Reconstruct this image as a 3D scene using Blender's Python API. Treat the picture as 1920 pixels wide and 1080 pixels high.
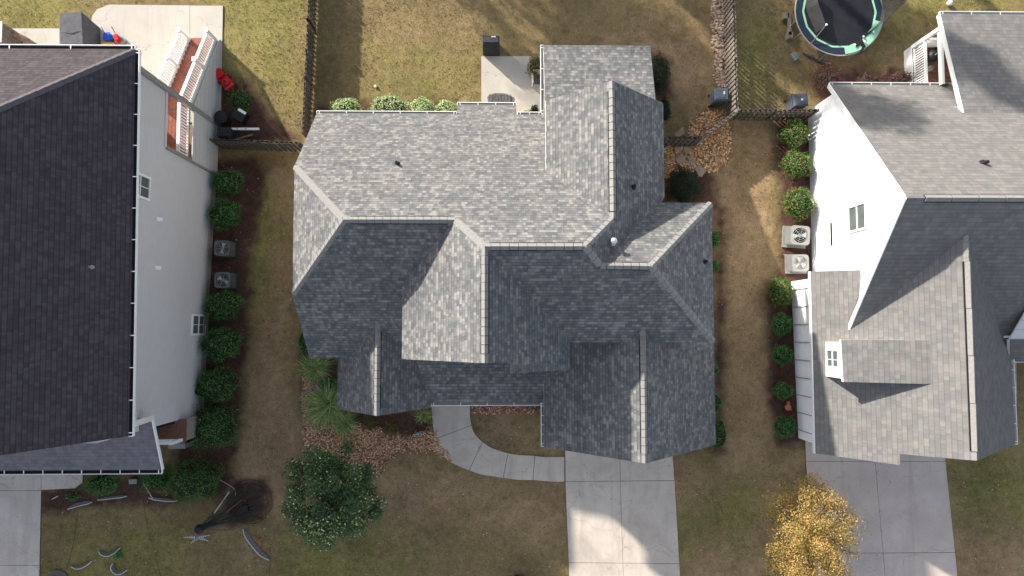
import bpy, math, random
import numpy as np
from mathutils import Vector
R = math.radians
sc = bpy.context.scene
for o in list(bpy.data.objects): bpy.data.objects.remove(o)
# ------------------------------------------------------------------ camera
CAMZ = 33.0; F = 1280.0
NAD = Vector((-25.0, -76.0, -F)).normalized()      # straight down, in camera axes
zc = -NAD                                           # world up seen from the camera
yv = Vector((0, 1, 0)); yv = (yv - zc * yv.dot(zc)).normalized()
xv = yv.cross(zc)
def c2w(d): return Vector((xv.dot(d), yv.dot(d), zc.dot(d)))
cam = bpy.data.cameras.new('camera'); cam.sensor_width = 36; cam.lens = 24
cam.clip_end = 600; cam.clip_start = 0.5
co = bpy.data.objects.new('camera', cam); sc.collection.objects.link(co)
co.location = (0, 0, CAMZ)
from mathutils import Matrix
co.rotation_euler = Matrix((xv, yv, zc)).to_euler()   # camera axes -> world axes
sc.camera = co
# ------------------------------------------------------------------ light
SA, SB = 1.70, 1.60                                 # metres of shadow east / south per metre of height
SUNV = Vector((-SA, SB, 1)).normalized()
w = bpy.data.worlds.new('World'); sc.world = w; w.use_nodes = True
nt = w.node_tree; bg = nt.nodes['Background']
sky = nt.nodes.new('ShaderNodeTexSky'); sky.sky_type = 'NISHITA'; sky.sun_disc = False
sky.sun_elevation = math.asin(SUNV.z); sky.sun_rotation = math.atan2(SUNV.x, SUNV.y)
sky.dust_density = 1.5; sky.air_density = 1.0
hs = nt.nodes.new('ShaderNodeHueSaturation'); hs.inputs['Saturation'].default_value = .55
nt.links.new(sky.outputs[0], hs.inputs['Color']); nt.links.new(hs.outputs[0], bg.inputs[0]); bg.inputs[1].default_value = 0.138
sl = bpy.data.lights.new('sun', 'SUN'); sl.energy = 4.5; sl.angle = R(1.1); sl.color = (1.0, .93, .82)
so = bpy.data.objects.new('sun', sl); sc.collection.objects.link(so)
so.location = (-40, 40, 30)
so.rotation_euler = SUNV.to_track_quat('Z', 'Y').to_euler()
sc.view_settings.view_transform = 'Standard'; sc.view_settings.look = 'None'
sc.view_settings.exposure = 1.0; sc.view_settings.gamma = 1
# ------------------------------------------------------------------ geometry from the survey
CAMP = Vector((0, 0, CAMZ))
def ray(u, v): return c2w(Vector((u - 960, 540 - v, -F)))
def P(u, v, z=0.0):
    d = ray(u, v); t = (z - CAMZ) / d.z
    return CAMP + d * t
def pl(pt, n): n = Vector(n).normalized(); return (n, n.dot(Vector(pt)))
def Vx(x): return (Vector((1, 0, 0)), x)
def Vy(y): return (Vector((0, 1, 0)), y)
def Hz(z): return (Vector((0, 0, 1)), z)
def vline(a, b):                                    # upright plane through two points
    d = Vector(b) - Vector(a); n = Vector((-d.y, d.x, 0)).normalized(); return (n, n.dot(Vector(a)))
def hit(u, v, p):
    d = ray(u, v); t = (p[1] - p[0].dot(CAMP)) / p[0].dot(d); return CAMP + d * t
def X3(p, q, r):
    M = np.array([list(p[0]), list(q[0]), list(r[0])]); return Vector(np.linalg.solve(M, np.array([p[1], q[1], r[1]])))
# ------------------------------------------------------------------ materials
def newmat(name, rough=.85):
    m = bpy.data.materials.new(name); m.use_nodes = True
    b = m.node_tree.nodes['Principled BSDF']; b.inputs['Roughness'].default_value = rough
    b.inputs['Specular IOR Level'].default_value = .25
    return m, m.node_tree, b
class NB:
    def __init__(s, nt): s.nt = nt
    def n(s, t, **k):
        x = s.nt.nodes.new(t)
        for a, b in k.items(): setattr(x, a, b)
        return x
    def l(s, a, b): s.nt.links.new(a, b)
    def m(s, op, a, b=None, c=None):
        x = s.n('ShaderNodeMath', operation=op)
        for i, v in enumerate((a, b, c)):
            if v is None: continue
            if isinstance(v, (int, float)): x.inputs[i].default_value = v
            else: s.l(v, x.inputs[i])
        return x.outputs[0]
    def ramp(s, fac, cols, interp='LINEAR'):
        x = s.n('ShaderNodeValToRGB'); cr = x.color_ramp; cr.interpolation = interp
        while len(cr.elements) < len(cols): cr.elements.new(.5)
        for e, (p, c) in zip(cr.elements, cols): e.position = p; e.color = (*c, 1)
        s.l(fac, x.inputs[0]); return x.outputs[0]
    def mix(s, fac, a, b, mode='MIX'):
        x = s.n('ShaderNodeMix', data_type='RGBA', blend_type=mode)
        for i, v in ((0, fac), (6, a), (7, b)):
            if isinstance(v, (int, float)): x.inputs[i].default_value = v
            elif isinstance(v, tuple): x.inputs[i].default_value = (*v, 1)
            else: s.l(v, x.inputs[i])
        return x.outputs[2]
    def noise(s, scale, detail=3, rough=.55, vec=None, out=0, dist=0):
        x = s.n('ShaderNodeTexNoise'); x.inputs['Scale'].default_value = scale; x.inputs['Detail'].default_value = detail
        x.inputs['Roughness'].default_value = rough; x.inputs['Distortion'].default_value = dist
        if vec is not None: s.l(vec, x.inputs['Vector'])
        return x.outputs[out]
    def pos(s): return s.n('ShaderNodeNewGeometry').outputs['Position']
    def bump(s, h, bsdf, dist=.01, strength=1):
        x = s.n('ShaderNodeBump'); x.inputs['Distance'].default_value = dist; x.inputs['Strength'].default_value = strength
        s.l(h, x.inputs['Height']); s.l(x.outputs[0], bsdf.inputs['Normal'])
def plain(name, col, rough=.6, var=.12, scale=6, metal=0, bump=0, bscale=40):
    m, nt, b = newmat(name, rough); k = NB(nt); p = k.pos()
    n = k.noise(scale, 5, .6, p)
    lo = tuple(c * (1 - var) for c in col); hi = tuple(min(1, c * (1 + var)) for c in col)
    k.l(k.ramp(n, [(.3, lo), (.7, hi)]), b.inputs['Base Color']); b.inputs['Metallic'].default_value = metal
    if bump: k.bump(k.noise(bscale, 3, .6, p), b, bump)
    return m
def shingle(name, cols, course=.14, tab=.2, gap=.72, streak=.1, stain=None, tabgap=.85):
    """asphalt shingles: courses across the slope, tabs of uneven width"""
    m, nt, b = newmat(name, .92); k = NB(nt)
    uv = k.n('ShaderNodeUVMap'); sp = k.n('ShaderNodeSeparateXYZ'); k.l(uv.outputs[0], sp.inputs[0])
    u, v = sp.outputs[0], sp.outputs[1]
    row = k.m('FLOOR', k.m('DIVIDE', v, course)); fr = k.m('FRACT', k.m('DIVIDE', v, course))
    def cell(wd, seed):
        wn = k.n('ShaderNodeTexWhiteNoise', noise_dimensions='1D'); k.l(k.m('ADD', row, seed), wn.inputs['W'])
        uu = k.m('ADD', k.m('DIVIDE', u, wd), k.m('MULTIPLY', wn.outputs[0], 9.0))
        c = k.m('FLOOR', uu); f = k.m('FRACT', uu)
        w2 = k.n('ShaderNodeTexWhiteNoise', noise_dimensions='2D'); cb = k.n('ShaderNodeCombineXYZ')
        k.l(c, cb.inputs[0]); k.l(k.m('ADD', row, seed * 3.1), cb.inputs[1]); k.l(cb.outputs[0], w2.inputs['Vector'])
        return w2.outputs[0], f, w2.outputs[1]
    a, fa, ca = cell(tab, 1.3); c, fc, cc = cell(tab * 1.62, 7.7); d, fd, cd = cell(tab * 4.5, 17.7)
    val = k.m('ADD', k.m('ADD', k.m('MULTIPLY', a, .42), k.m('MULTIPLY', c, .38)), k.m('MULTIPLY', d, .2))
    p = k.pos()
    ln = k.noise(.55, 4, .6, p)
    val = k.m('ADD', val, k.m('MULTIPLY', k.m('SUBTRACT', ln, .5), .25))
    gr = k.noise(55, 3, .7, p)
    val = k.m('ADD', val, k.m('MULTIPLY', k.m('SUBTRACT', gr, .5), .22))
    col = k.ramp(val, cols)
    col = k.mix(.025, col, cc, 'OVERLAY')
    s1 = k.m('MULTIPLY', k.m('LESS_THAN', fr, .16), 1 - gap)
    s2 = k.m('MULTIPLY', k.m('LESS_THAN', fa, .07), 1 - tabgap)
    dark = k.m('SUBTRACT', 1.0, k.m('ADD', s1, s2))
    st = k.noise(1.6, 5, .65, p)
    dark = k.m('MULTIPLY', dark, k.m('ADD', 1 - streak, k.m('MULTIPLY', st, 2 * streak)))
    cv = k.n('ShaderNodeCombineXYZ')
    for i in range(3): k.l(dark, cv.inputs[i])
    col = k.mix(1.0, col, cv.outputs[0], 'MULTIPLY')
    k.l(col, b.inputs['Base Color'])
    h = k.m('ADD', k.m('SUBTRACT', 1.0, fr), k.m('MULTIPLY', k.m('GREATER_THAN', a, .5), .6))
    h = k.m('ADD', h, k.m('MULTIPLY', gr, .5))
    k.bump(h, b, .012, .8)
    return m
M = {}
M['roof_c'] = shingle('grey_blend_shingles', [(.25, (.105, .107, .115)), (.45, (.136, .137, .142)), (.6, (.163, .162, .161)), (.8, (.235, .229, .221))], course=.145, tab=.13, gap=.62, tabgap=.82, streak=.22)
M['roof_l'] = shingle('dark_brown_shingles', [(.2, (.045, .036, .044)), (.5, (.057, .047, .055)), (.8, (.072, .062, .069))], course=.15, tab=.11, gap=.6, streak=.16, tabgap=.85)
M['roof_r'] = shingle('weathered_grey_shingles', [(.2, (.142, .138, .138)), (.5, (.162, .156, .153)), (.82, (.194, .187, .181))], course=.19, tab=.17, gap=.8, streak=.14, tabgap=.9)
M['roof_p'] = shingle('porch_shingles', [(.25, (.15, .142, .16)), (.5, (.175, .167, .185)), (.78, (.205, .195, .21))], course=.15, tab=.16, gap=.85, streak=.1, tabgap=.95)
def capmat(name, col):
    m = plain(name, col, .9, .12, 9, bump=.004, bscale=60); return m
M['cap_c'] = capmat('ridge_cap_grey', (.23, .225, .22))
M['cap_l'] = capmat('ridge_cap_dark', (.10, .09, .10))
M['cap_r'] = capmat('ridge_cap_weathered', (.23, .22, .215))
M['black'] = plain('black_gap', (.012, .012, .014), .7)
M['white'] = plain('white_trim', (.80, .80, .80), .5, .05)
M['gutter_in'] = plain('gutter_debris', (.025, .022, .02), .9, .5, 14)
def siding(name, col, pitch=.19, var=.03, dirt=0):
    m, nt, b = newmat(name, .6); k = NB(nt); p = k.pos()
    sp = k.n('ShaderNodeSeparateXYZ'); k.l(p, sp.inputs[0])
    f = k.m('FRACT', k.m('DIVIDE', sp.outputs[2], pitch))
    line = k.m('LESS_THAN', f, .1)
    n = k.noise(2.2, 5, .6, p)
    c = k.ramp(n, [(.3, tuple(x * (1 - var) for x in col)), (.7, tuple(min(.95, x * (1 + var)) for x in col))])
    if dirt:
        low = k.m('MULTIPLY', k.m('GREATER_THAN', k.m('SUBTRACT', k.m('MULTIPLY', k.noise(1.1, 5, .7, p), 3.0), sp.outputs[2]), .9), dirt)
        c = k.mix(low, c, (.34, .34, .30))
    c = k.mix(k.m('MULTIPLY', line, .5), c, tuple(x * .6 for x in col))
    k.l(c, b.inputs['Base Color']); k.bump(k.m('SUBTRACT', 1.0, f), b, .03, .8)
    return m
M['side_c'] = siding('warm_grey_siding', (.5, .48, .45))
M['side_l'] = siding('pale_grey_siding', (.56, .548, .56), dirt=.25)
M['side_r'] = siding('white_siding', (.88, .89, .91))
M['brickbase'] = plain('foundation_block', (.3, .27, .24), .9, .2, 12)
def concrete(name, c0, c1, stain=.5):
    m, nt, b = newmat(name, .9); k = NB(nt); p = k.pos()
    a = k.noise(.7, 6, .65, p, dist=.6); c = k.ramp(a, [(.3, c0), (.68, c1)])
    g = k.noise(70, 3, .7, p); c = k.mix(.22, c, k.ramp(g, [(.3, (.25, .25, .25)), (.7, (.75, .75, .75))]), 'OVERLAY')
    s = k.noise(2.4, 5, .75, p, dist=1.2); sm = k.m('MULTIPLY', k.m('SMOOTH_MIN', k.m('MAXIMUM', k.m('SUBTRACT', s, .56), 0.0), .16, .02), stain * 4)
    c = k.mix(sm, c, tuple(x * .55 for x in c0))
    wv = k.n('ShaderNodeTexVoronoi', feature='DISTANCE_TO_EDGE'); wv.inputs['Scale'].default_value = .32; dn = k.n('ShaderNodeVectorMath', operation='ADD'); k.l(p, dn.inputs[0]); nn = k.n('ShaderNodeTexNoise'); nn.inputs['Scale'].default_value = 1.4; nn.inputs['Detail'].default_value = 5; k.l(p, nn.inputs['Vector']); k.l(nn.outputs[1], dn.inputs[1]); k.l(dn.outputs[0], wv.inputs['Vector'])
    c = k.mix(k.m('MULTIPLY', k.m('LESS_THAN', wv.outputs['Distance'], .0035), .35), c, tuple(x * .4 for x in c0))
    tm = k.n('ShaderNodeMapping'); tm.inputs['Scale'].default_value = (2.2, .16, 1); k.l(p, tm.inputs[0]); ty = k.noise(1.0, 4, .6, tm.outputs[0]); c = k.mix(k.m('MULTIPLY', k.m('MAXIMUM', k.m('SUBTRACT', ty, .52), 0.0), 1.6), c, tuple(x * .6 for x in c0))
    vn = k.n('ShaderNodeTexVoronoi'); vn.inputs['Scale'].default_value = 1.3; k.l(p, vn.inputs['Vector'])
    sp = k.m('MULTIPLY', k.m('LESS_THAN', vn.outputs['Distance'], k.m('MULTIPLY', k.noise(.9, 2, .5, p), .075)), .55)
    c = k.mix(sp, c, tuple(x * .3 for x in c0))
    k.l(c, b.inputs['Base Color']); k.bump(g, b, .004)
    return m
M['conc'] = concrete('driveway_concrete', (.45, .39, .335), (.63, .555, .48))
M['conc_r'] = concrete('driveway_concrete_pinkish', (.47, .395, .35), (.57, .49, .44))
M['conc_l'] = concrete('driveway_concrete_spotted', (.48, .42, .385), (.64, .57, .525), 1.0)
M['patio'] = concrete('patio_concrete', (.43, .40, .355), (.50, .465, .415), .25)
M['joint'] = plain('joint_dirt', (.05, .042, .035), .95, .3, 20)
def leafmat(name, cols, rough=.55, trans=.25):
    m, nt, b = newmat(name, rough); k = NB(nt)
    at = k.n('ShaderNodeAttribute', attribute_name='rnd')
    c = k.ramp(at.outputs['Fac'], cols); k.l(c, b.inputs['Base Color'])
    tr = k.n('ShaderNodeBsdfTranslucent'); k.l(c, tr.inputs[0])
    mx = k.n('ShaderNodeMixShader'); mx.inputs[0].default_value = trans
    k.l(b.outputs[0], mx.inputs[1]); k.l(tr.outputs[0], mx.inputs[2])
    k.l(mx.outputs[0], nt.nodes['Material Output'].inputs[0])
    b.inputs['Specular IOR Level'].default_value = .35
    return m
M['leaf_holly'] = leafmat('holly_leaves', [(0, (0.030, 0.084, 0.029)), (.5, (0.066, 0.201, 0.052)), (.85, (0.120, 0.340, 0.074)), (1, (0.300, 0.618, 0.131))])
M['leaf_bright'] = leafmat('bright_green_leaves', [(0, (0.031, 0.093, 0.019)), (.5, (0.070, 0.202, 0.039)), (.9, (0.132, 0.310, 0.054)), (1, (0.248, 0.403, 0.093))])
M['leaf_var'] = leafmat('variegated_leaves', [(0, (0.150, 0.240, 0.075)), (.4, (0.330, 0.465, 0.165)), (.7, (0.570, 0.690, 0.330)), (1, (0.900, 0.900, 0.690))])
M['leaf_cam'] = leafmat('shrub_leaves_red_tips', [(0, (0.031, 0.078, 0.019)), (.45, (0.078, 0.171, 0.034)), (.8, (0.155, 0.248, 0.046)), (.93, (0.310, 0.264, 0.078)), (.96, (0.698, 0.155, 0.062)), (1, (0.775, 0.232, 0.093))])
M['leaf_red'] = leafmat('burgundy_leaves', [(0, (0.038, 0.012, 0.016)), (.6, (0.105, 0.035, 0.038)), (.9, (0.186, 0.059, 0.060)), (1, (0.247, 0.139, 0.130))])
M['leaf_mag'] = leafmat('magnolia_leaves', [(0, (0.023, 0.052, 0.022)), (.5, (0.058, 0.117, 0.041)), (.85, (0.122, 0.203, 0.072)), (.98, (0.277, 0.342, 0.138)), (1, (0.812, 0.747, 0.303))], rough=.35, trans=.1)
M['leaf_dapple'] = leafmat('sun_dapple_leaves', [(0, (.16, .18, .06)), (.5, (.42, .40, .14)), (1, (.85, .8, .5))])  # yellow tint stands for sunlight on magnolia leaves
M['leaf_gold'] = leafmat('golden_autumn_leaves', [(0, (.09, .12, .03)), (.25, (.22, .19, .055)), (.45, (.40, .27, .075)), (.75, (.58, .36, .11)), (1, (.74, .5, .22))])
M['leaf_olive'] = leafmat('olive_bronze_leaves', [(0, (.05, .045, .012)), (.5, (.13, .11, .03)), (1, (.25, .19, .06))])
M['leaf_blade'] = leafmat('grass_blades', [(0, (0.110, 0.176, 0.056)), (.5, (0.239, 0.367, 0.124)), (.8, (0.442, 0.529, 0.203)), (.92, (0.828, 0.662, 0.281)), (1, (0.900, 0.764, 0.383))])
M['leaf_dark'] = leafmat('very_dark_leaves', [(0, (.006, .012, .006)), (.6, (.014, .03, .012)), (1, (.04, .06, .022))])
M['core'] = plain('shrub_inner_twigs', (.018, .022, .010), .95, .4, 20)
M['bark'] = plain('tree_bark', (.16, .12, .09), .9, .35, 15, bump=.02)
M['wood'] = plain('weathered_fence_wood', (.20, .17, .145), .9, .35, 7, bump=.004)
M['wood_d'] = plain('dark_fence_wood', (.10, .085, .072), .9, .35, 7, bump=.004)
M['redwood'] = plain('red_stained_decking', (.27, .085, .055), .6, .3, 9)
M['browndeck'] = plain('brown_decking', (.17, .085, .06), .7, .3, 9)
M['skirt'] = siding('grey_skirting', (.50, .51, .52), .4)
M['metal_g'] = plain('painted_metal_grey', (.14, .14, .14), .45, .12, 5, .3)
M['metal_l'] = plain('painted_metal_beige', (.27, .27, .26), .5, .1, 5, .1)
M['metal_s'] = plain('bright_metal', (.55, .55, .55), .3, .1, 5, .6)
M['plastic_k'] = plain('black_plastic', (.018, .018, .02), .5, .2)
M['plastic_b'] = plain('blue_grey_plastic', (.085, .10, .125), .5, .15)
M['red'] = plain('red_enamel', (.55, .015, .02), .35, .1)
M['blue'] = plain('blue_plastic', (.02, .10, .5), .5, .1)
M['yellow'] = plain('yellow_plastic', (.75, .45, .06), .5, .1)
M['cover'] = plain('sunlit_cover_top', (.10, .10, .11), .9, .2, 5, bump=.02, bscale=5)
M['cover_k'] = plain('black_cover_fabric', (.028, .03, .034), .8, .25, 5, bump=.02, bscale=6)
M['cover_b'] = plain('brown_canvas', (.22, .15, .11), .9, .3, 8, bump=.02, bscale=9)
M['pane'] = plain('window_glass', (.10, .125, .12), .12, .2, 2)
M['stone'] = plain('flagstone', (.34, .25, .20), .9, .2, 5, bump=.01)
M['terra'] = plain('terracotta', (.5, .18, .09), .8, .1)
M['teal'] = plain('teal_plastic', (.12, .45, .48), .5, .1)
M['wire'] = plain('dark_green_wire', (.018, .028, .022), .6, .3)
M['bone'] = plain('white_scratched_board', (.55, .53, .51), .7, .2, 20)
M['board'] = plain('grey_ridged_board', (.15, .14, .13), .8, .3, 20)
M['mint'] = plain('mint_vinyl', (.30, .58, .40), .5, .08)
M['mat_tr'] = plain('trampoline_fabric', (.014, .014, .02), .7, .3, 3)
M['navy'] = plain('dark_navy_vinyl', (.02, .03, .05), .5, .2)
M['rug'] = plain('grey_brown_mat', (.16, .15, .14), .95, .5, 7, bump=.02, bscale=20)
def netmat():
    m, nt, b = newmat('safety_net', .8); k = NB(nt); b.inputs['Base Color'].default_value = (.05, .05, .05, 1)
    tr = k.n('ShaderNodeBsdfTransparent'); mx = k.n('ShaderNodeMixShader'); mx.inputs[0].default_value = .72
    k.l(tr.outputs[0], mx.inputs[1]); k.l(b.outputs[0], mx.inputs[2]); k.l(mx.outputs[0], nt.nodes['Material Output'].inputs[0])
    return m
M['net'] = netmat()
# ------------------------------------------------------------------ mesh helpers
class MB:
    def __init__(s): s.v = []; s.f = []; s.m = []; s.uv = []; s.mats = []; s.r = []
    def mi(s, m):
        if m not in s.mats: s.mats.append(m)
        return s.mats.index(m)
    def face(s, pts, m, uv=None, rnd=.5):
        i = len(s.v); s.v += [tuple(p) for p in pts]; s.f.append(tuple(range(i, i + len(pts)))); s.m.append(s.mi(m))
        s.uv.append(uv or [(0, 0)] * len(pts)); s.r.append(rnd)
    def prism(s, base, top, m, mt=None):
        """closed body between two rings with the same number of points"""
        n = len(base); i = len(s.v); s.v += [tuple(p) for p in base] + [tuple(p) for p in top]
        k = s.mi(m); kt = s.mi(mt or m)
        s.f.append(tuple(range(i + n - 1, i - 1, -1))); s.m.append(k); s.f.append(tuple(range(i + n, i + 2 * n))); s.m.append(kt)
        for a in range(n):
            b = (a + 1) % n; s.f.append((i + a, i + b, i + n + b, i + n + a)); s.m.append(k)
        s.uv += [[(0, 0)] * len(s.f[-(n + 2) + q]) for q in range(n + 2)]; s.r += [.5] * (n + 2)
    def box(s, c, size, m, rz=0, mt=None):
        cx, cy, cz = c; sx, sy, sz = (q / 2 for q in size); ca, sa = math.cos(rz), math.sin(rz)
        ring = [(cx + x * ca - y * sa, cy + x * sa + y * ca) for x, y in ((-sx, -sy), (sx, -sy), (sx, sy), (-sx, sy))]
        s.prism([(x, y, cz - sz) for x, y in ring], [(x, y, cz + sz) for x, y in ring], m, mt)
    def bx(s, x0, x1, y0, y1, z0, z1, m, mt=None): s.box(((x0 + x1) / 2, (y0 + y1) / 2, (z0 + z1) / 2), (x1 - x0, y1 - y0, z1 - z0), m, 0, mt)
    def beam(s, a, b, wd, h, m, up=(0, 0, 1)):
        a, b = Vector(a), Vector(b); d = (b - a).normalized(); up = Vector(up)
        if abs(d.dot(up)) > .98: up = Vector((0, 1, 0))
        x = d.cross(up).normalized() * wd / 2; y = x.cross(d).normalized() * h / 2
        s.prism([a - x - y, a + x - y, a + x + y, a - x + y], [b - x - y, b + x - y, b + x + y, b - x + y], m)
    def tube(s, pts, r, m, n=6):
        pts = [Vector(p) for p in pts]; rs = r if isinstance(r, (list, tuple)) else [r] * len(pts); rings = []
        for i, p in enumerate(pts):
            d = (pts[min(i + 1, len(pts) - 1)] - pts[max(i - 1, 0)]).normalized()
            up = Vector((0, 0, 1)) if abs(d.z) < .9 else Vector((1, 0, 0))
            x = d.cross(up).normalized(); y = x.cross(d)
            rings.append([p + (x * math.cos(t) + y * math.sin(t)) * rs[i] for t in (2 * math.pi * q / n for q in range(n))])
        for a, b in zip(rings, rings[1:]):
            for q in range(n): s.face([a[q], a[(q + 1) % n], b[(q + 1) % n], b[q]], m)
        s.face(rings[0][::-1], m); s.face(rings[-1], m)
    def disc(s, c, r, z0, z1, m, n=24, mt=None, ry=None):
        ry = ry or r; ring = [(c[0] + r * math.cos(2 * math.pi * q / n), c[1] + ry * math.sin(2 * math.pi * q / n)) for q in range(n)]
        s.prism([(x, y, z0) for x, y in ring], [(x, y, z1) for x, y in ring], m, mt)
    def ring(s, c, ri, ro, z0, z1, m, n=40, mt=None):
        for q in range(n):
            a, b = 2 * math.pi * q / n, 2 * math.pi * (q + 1) / n
            cs = lambda r, t, z: (c[0] + r * math.cos(t), c[1] + r * math.sin(t), z)
            s.face([cs(ri, a, z1), cs(ro, a, z1), cs(ro, b, z1), cs(ri, b, z1)], mt or m)
            s.face([cs(ro, a, z0), cs(ro, b, z0), cs(ro, b, z1), cs(ro, a, z1)], m)
            s.face([cs(ri, b, z0), cs(ri, a, z0), cs(ri, a, z1), cs(ri, b, z1)], m)
            s.face([cs(ri, b, z0), cs(ro, b, z0), cs(ro, a, z0), cs(ri, a, z0)], m)
    def lathe(s, c, prof, m, n=16, tilt=None):
        c = Vector(c); q = tilt or Matrix.Identity(3); rings = [[c + q @ Vector((r * math.cos(2 * math.pi * i / n), r * math.sin(2 * math.pi * i / n), z)) for i in range(n)] for r, z in prof]
        for a, b in zip(rings, rings[1:]):
            for i in range(n): s.face([a[i], a[(i + 1) % n], b[(i + 1) % n], b[i]], m)
        s.face(rings[0][::-1], m); s.face(rings[-1], m)
    def roof(s, pts, m, mtrim, th=.16):
        pts = [Vector(p) for p in pts]; n = Vector((0, 0, 0))
        for i in range(len(pts)): n += (pts[i] - pts[0]).cross(pts[(i + 1) % len(pts)] - pts[0])
        n.normalize()
        if n.z < 0: n = -n; pts = pts[::-1]
        h = Vector((0, 0, 1)).cross(n).normalized(); up = n.cross(h)
        s.face(pts, m, [(p.dot(h) + 50, p.dot(up) + 50) for p in pts])
        lo = [p - Vector((0, 0, th)) for p in pts]
        s.face(lo[::-1], mtrim)
        for i in range(len(pts)):
            j = (i + 1) % len(pts); s.face([pts[i], lo[i], lo[j], pts[j]], mtrim)
    def build(s, name, parent=None, smooth=False, origin=None):
        me = bpy.data.meshes.new(name)
        o = bpy.data.objects.new(name, me); sc.collection.objects.link(o)
        org = Vector((0, 0, 0))
        if parent is None:
            a = np.array(s.v); org = Vector(((a[:, 0].min() + a[:, 0].max()) / 2, (a[:, 1].min() + a[:, 1].max()) / 2, a[:, 2].min()))
        else:
            q = parent
            while q: org = org + q.location; q = q.parent
        if origin is not None: org = Vector(origin)
        a = np.array(s.v, dtype=float) - np.array(org)
        me.from_pydata(a.tolist(), [], s.f)
        for m in s.mats: me.materials.append(m)
        me.polygons.foreach_set('material_index', s.m)
        uvl = me.uv_layers.new(name='UVMap'); flat = [c for f in s.uv for p in f for c in p]; uvl.data.foreach_set('uv', flat)
        at = me.attributes.new('rnd', 'FLOAT', 'FACE'); at.data.foreach_set('value', s.r)
        if smooth: me.polygons.foreach_set('use_smooth', [True] * len(s.f))
        if parent is None: o.location = org
        else: o.parent = parent
        return o
def tag(o, label=None, cat=None, group=None, kind=None):
    if label: o['label'] = label
    if cat: o['category'] = cat
    if group: o['group'] = group
    if kind: o['kind'] = kind
    return o
def thing(name, label, cat, loc, group=None):
    o = bpy.data.objects.new(name, None); sc.collection.objects.link(o); o.location = loc; o.empty_display_size = .3
    return tag(o, label, cat, group)
def cap_strip(a, b, p1, p2, m, parent, name='ridge_cap', lift=.05, wd=.17, seg=.30, vent=True):
    """overlapping folded cap shingles along a ridge or hip; p1, p2 are the normals of its two slopes"""
    a, b = Vector(a), Vector(b); d = b - a; L = d.length; d.normalize(); mb = MB()
    n1, n2 = Vector(p1), Vector(p2)
    s1 = d.cross(n1); s1 = s1 if s1.z < 0 else -s1; s2 = d.cross(n2); s2 = s2 if s2.z < 0 else -s2
    if s1.dot(s2) > .9: s2 = -s2
    up = (n1 + n2).normalized()
    if vent:
        for sgn in (s1, s2):
            q = [a + sgn * wd * 1.03, b + sgn * wd * 1.03]; mb.beam(q[0] + up * .0, q[1] + up * .0, .045, lift * 1.5, M['black'], up)
            mb.beam(a + sgn * wd * .5, b + sgn * wd * .5, wd, lift * .7, M['black'], (sgn.cross(d)))
    n = max(1, round(L / seg))
    for i in range(n):
        gp = .009 if vent else .006; p = a + d * (L * i / n + gp); q = a + d * (L * (i + 1) / n - gp); l0, l1 = lift + .022, lift
        A, B = p + up * l0, q + up * l1
        jt = random.uniform(-.006, .006)
        for sgn in (s1, s2):
            C, D = A + sgn * (wd + jt), B + sgn * (wd + jt)
            dn = up * -.03
            mb.prism([A + dn, B + dn, D + dn, C + dn], [A, B, D, C], m)
    return mb.build(name, parent)
def gutter(a, b, out, parent, n=None, wd=.12):
    gi = M['gutter_in'] if wd > .13 else M['metal_l']
    a, b = Vector(a), Vector(b); o = Vector(out).normalized(); dz = Vector((0, 0, -.05)); mb = MB()
    a = a + dz; b = b + dz
    mb.beam(a + o * wd, b + o * wd, .028, .12, M['white']); mb.beam(a + o * .015, b + o * .015, .02, .11, gi)
    mb.beam(a + o * wd / 2 + Vector((0, 0, -.055)), b + o * wd / 2 + Vector((0, 0, -.055)), wd, .02, gi)
    L = (b - a).length; n = n or max(2, int(L / 1.1)); d = (b - a) / L
    for e in (a, b): mb.beam(e + Vector((0, 0, .0)), e + o * wd, .025, .11, M['white'])
    for i in range(n + 1):
        p = a + d * (.12 + (L - .24) * i / n) + Vector((0, 0, .045)); mb.beam(p - o * .02, p + o * wd, .035, .02, M['white'])
    return mb.build('gutter', parent)
def body(mb, prof, lo, hi, axis, m):
    """closed house body: a profile of (across, z) pushed along the axis from lo to hi"""
    f = (lambda q, t: (t, q[0], q[1])) if axis == 'x' else (lambda q, t: (q[0], t, q[1]))
    mb.prism([f(q, lo) for q in prof], [f(q, hi) for q in prof], m)
def vent_pipe(p, parent, m, r=.05, h=.3, boot=None, cap=False):
    mb = MB(); mb.lathe(p + Vector((0, 0, -.1)), [(r * 2.2, 0), (r * 2.0, .12), (r, .16), (r, h + .1)], boot or m, 12)
    mb.lathe(p + Vector((0, 0, h)), [(r * .7, 0), (r * .7, .012)], M['black'], 10)
    if cap: mb.lathe(p + Vector((0, 0, h - .02)), [(r * 1.5, 0), (r * 1.6, .08), (r * .3, .14)], m, 12)
    return mb.build('roof_vent', parent)
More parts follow.
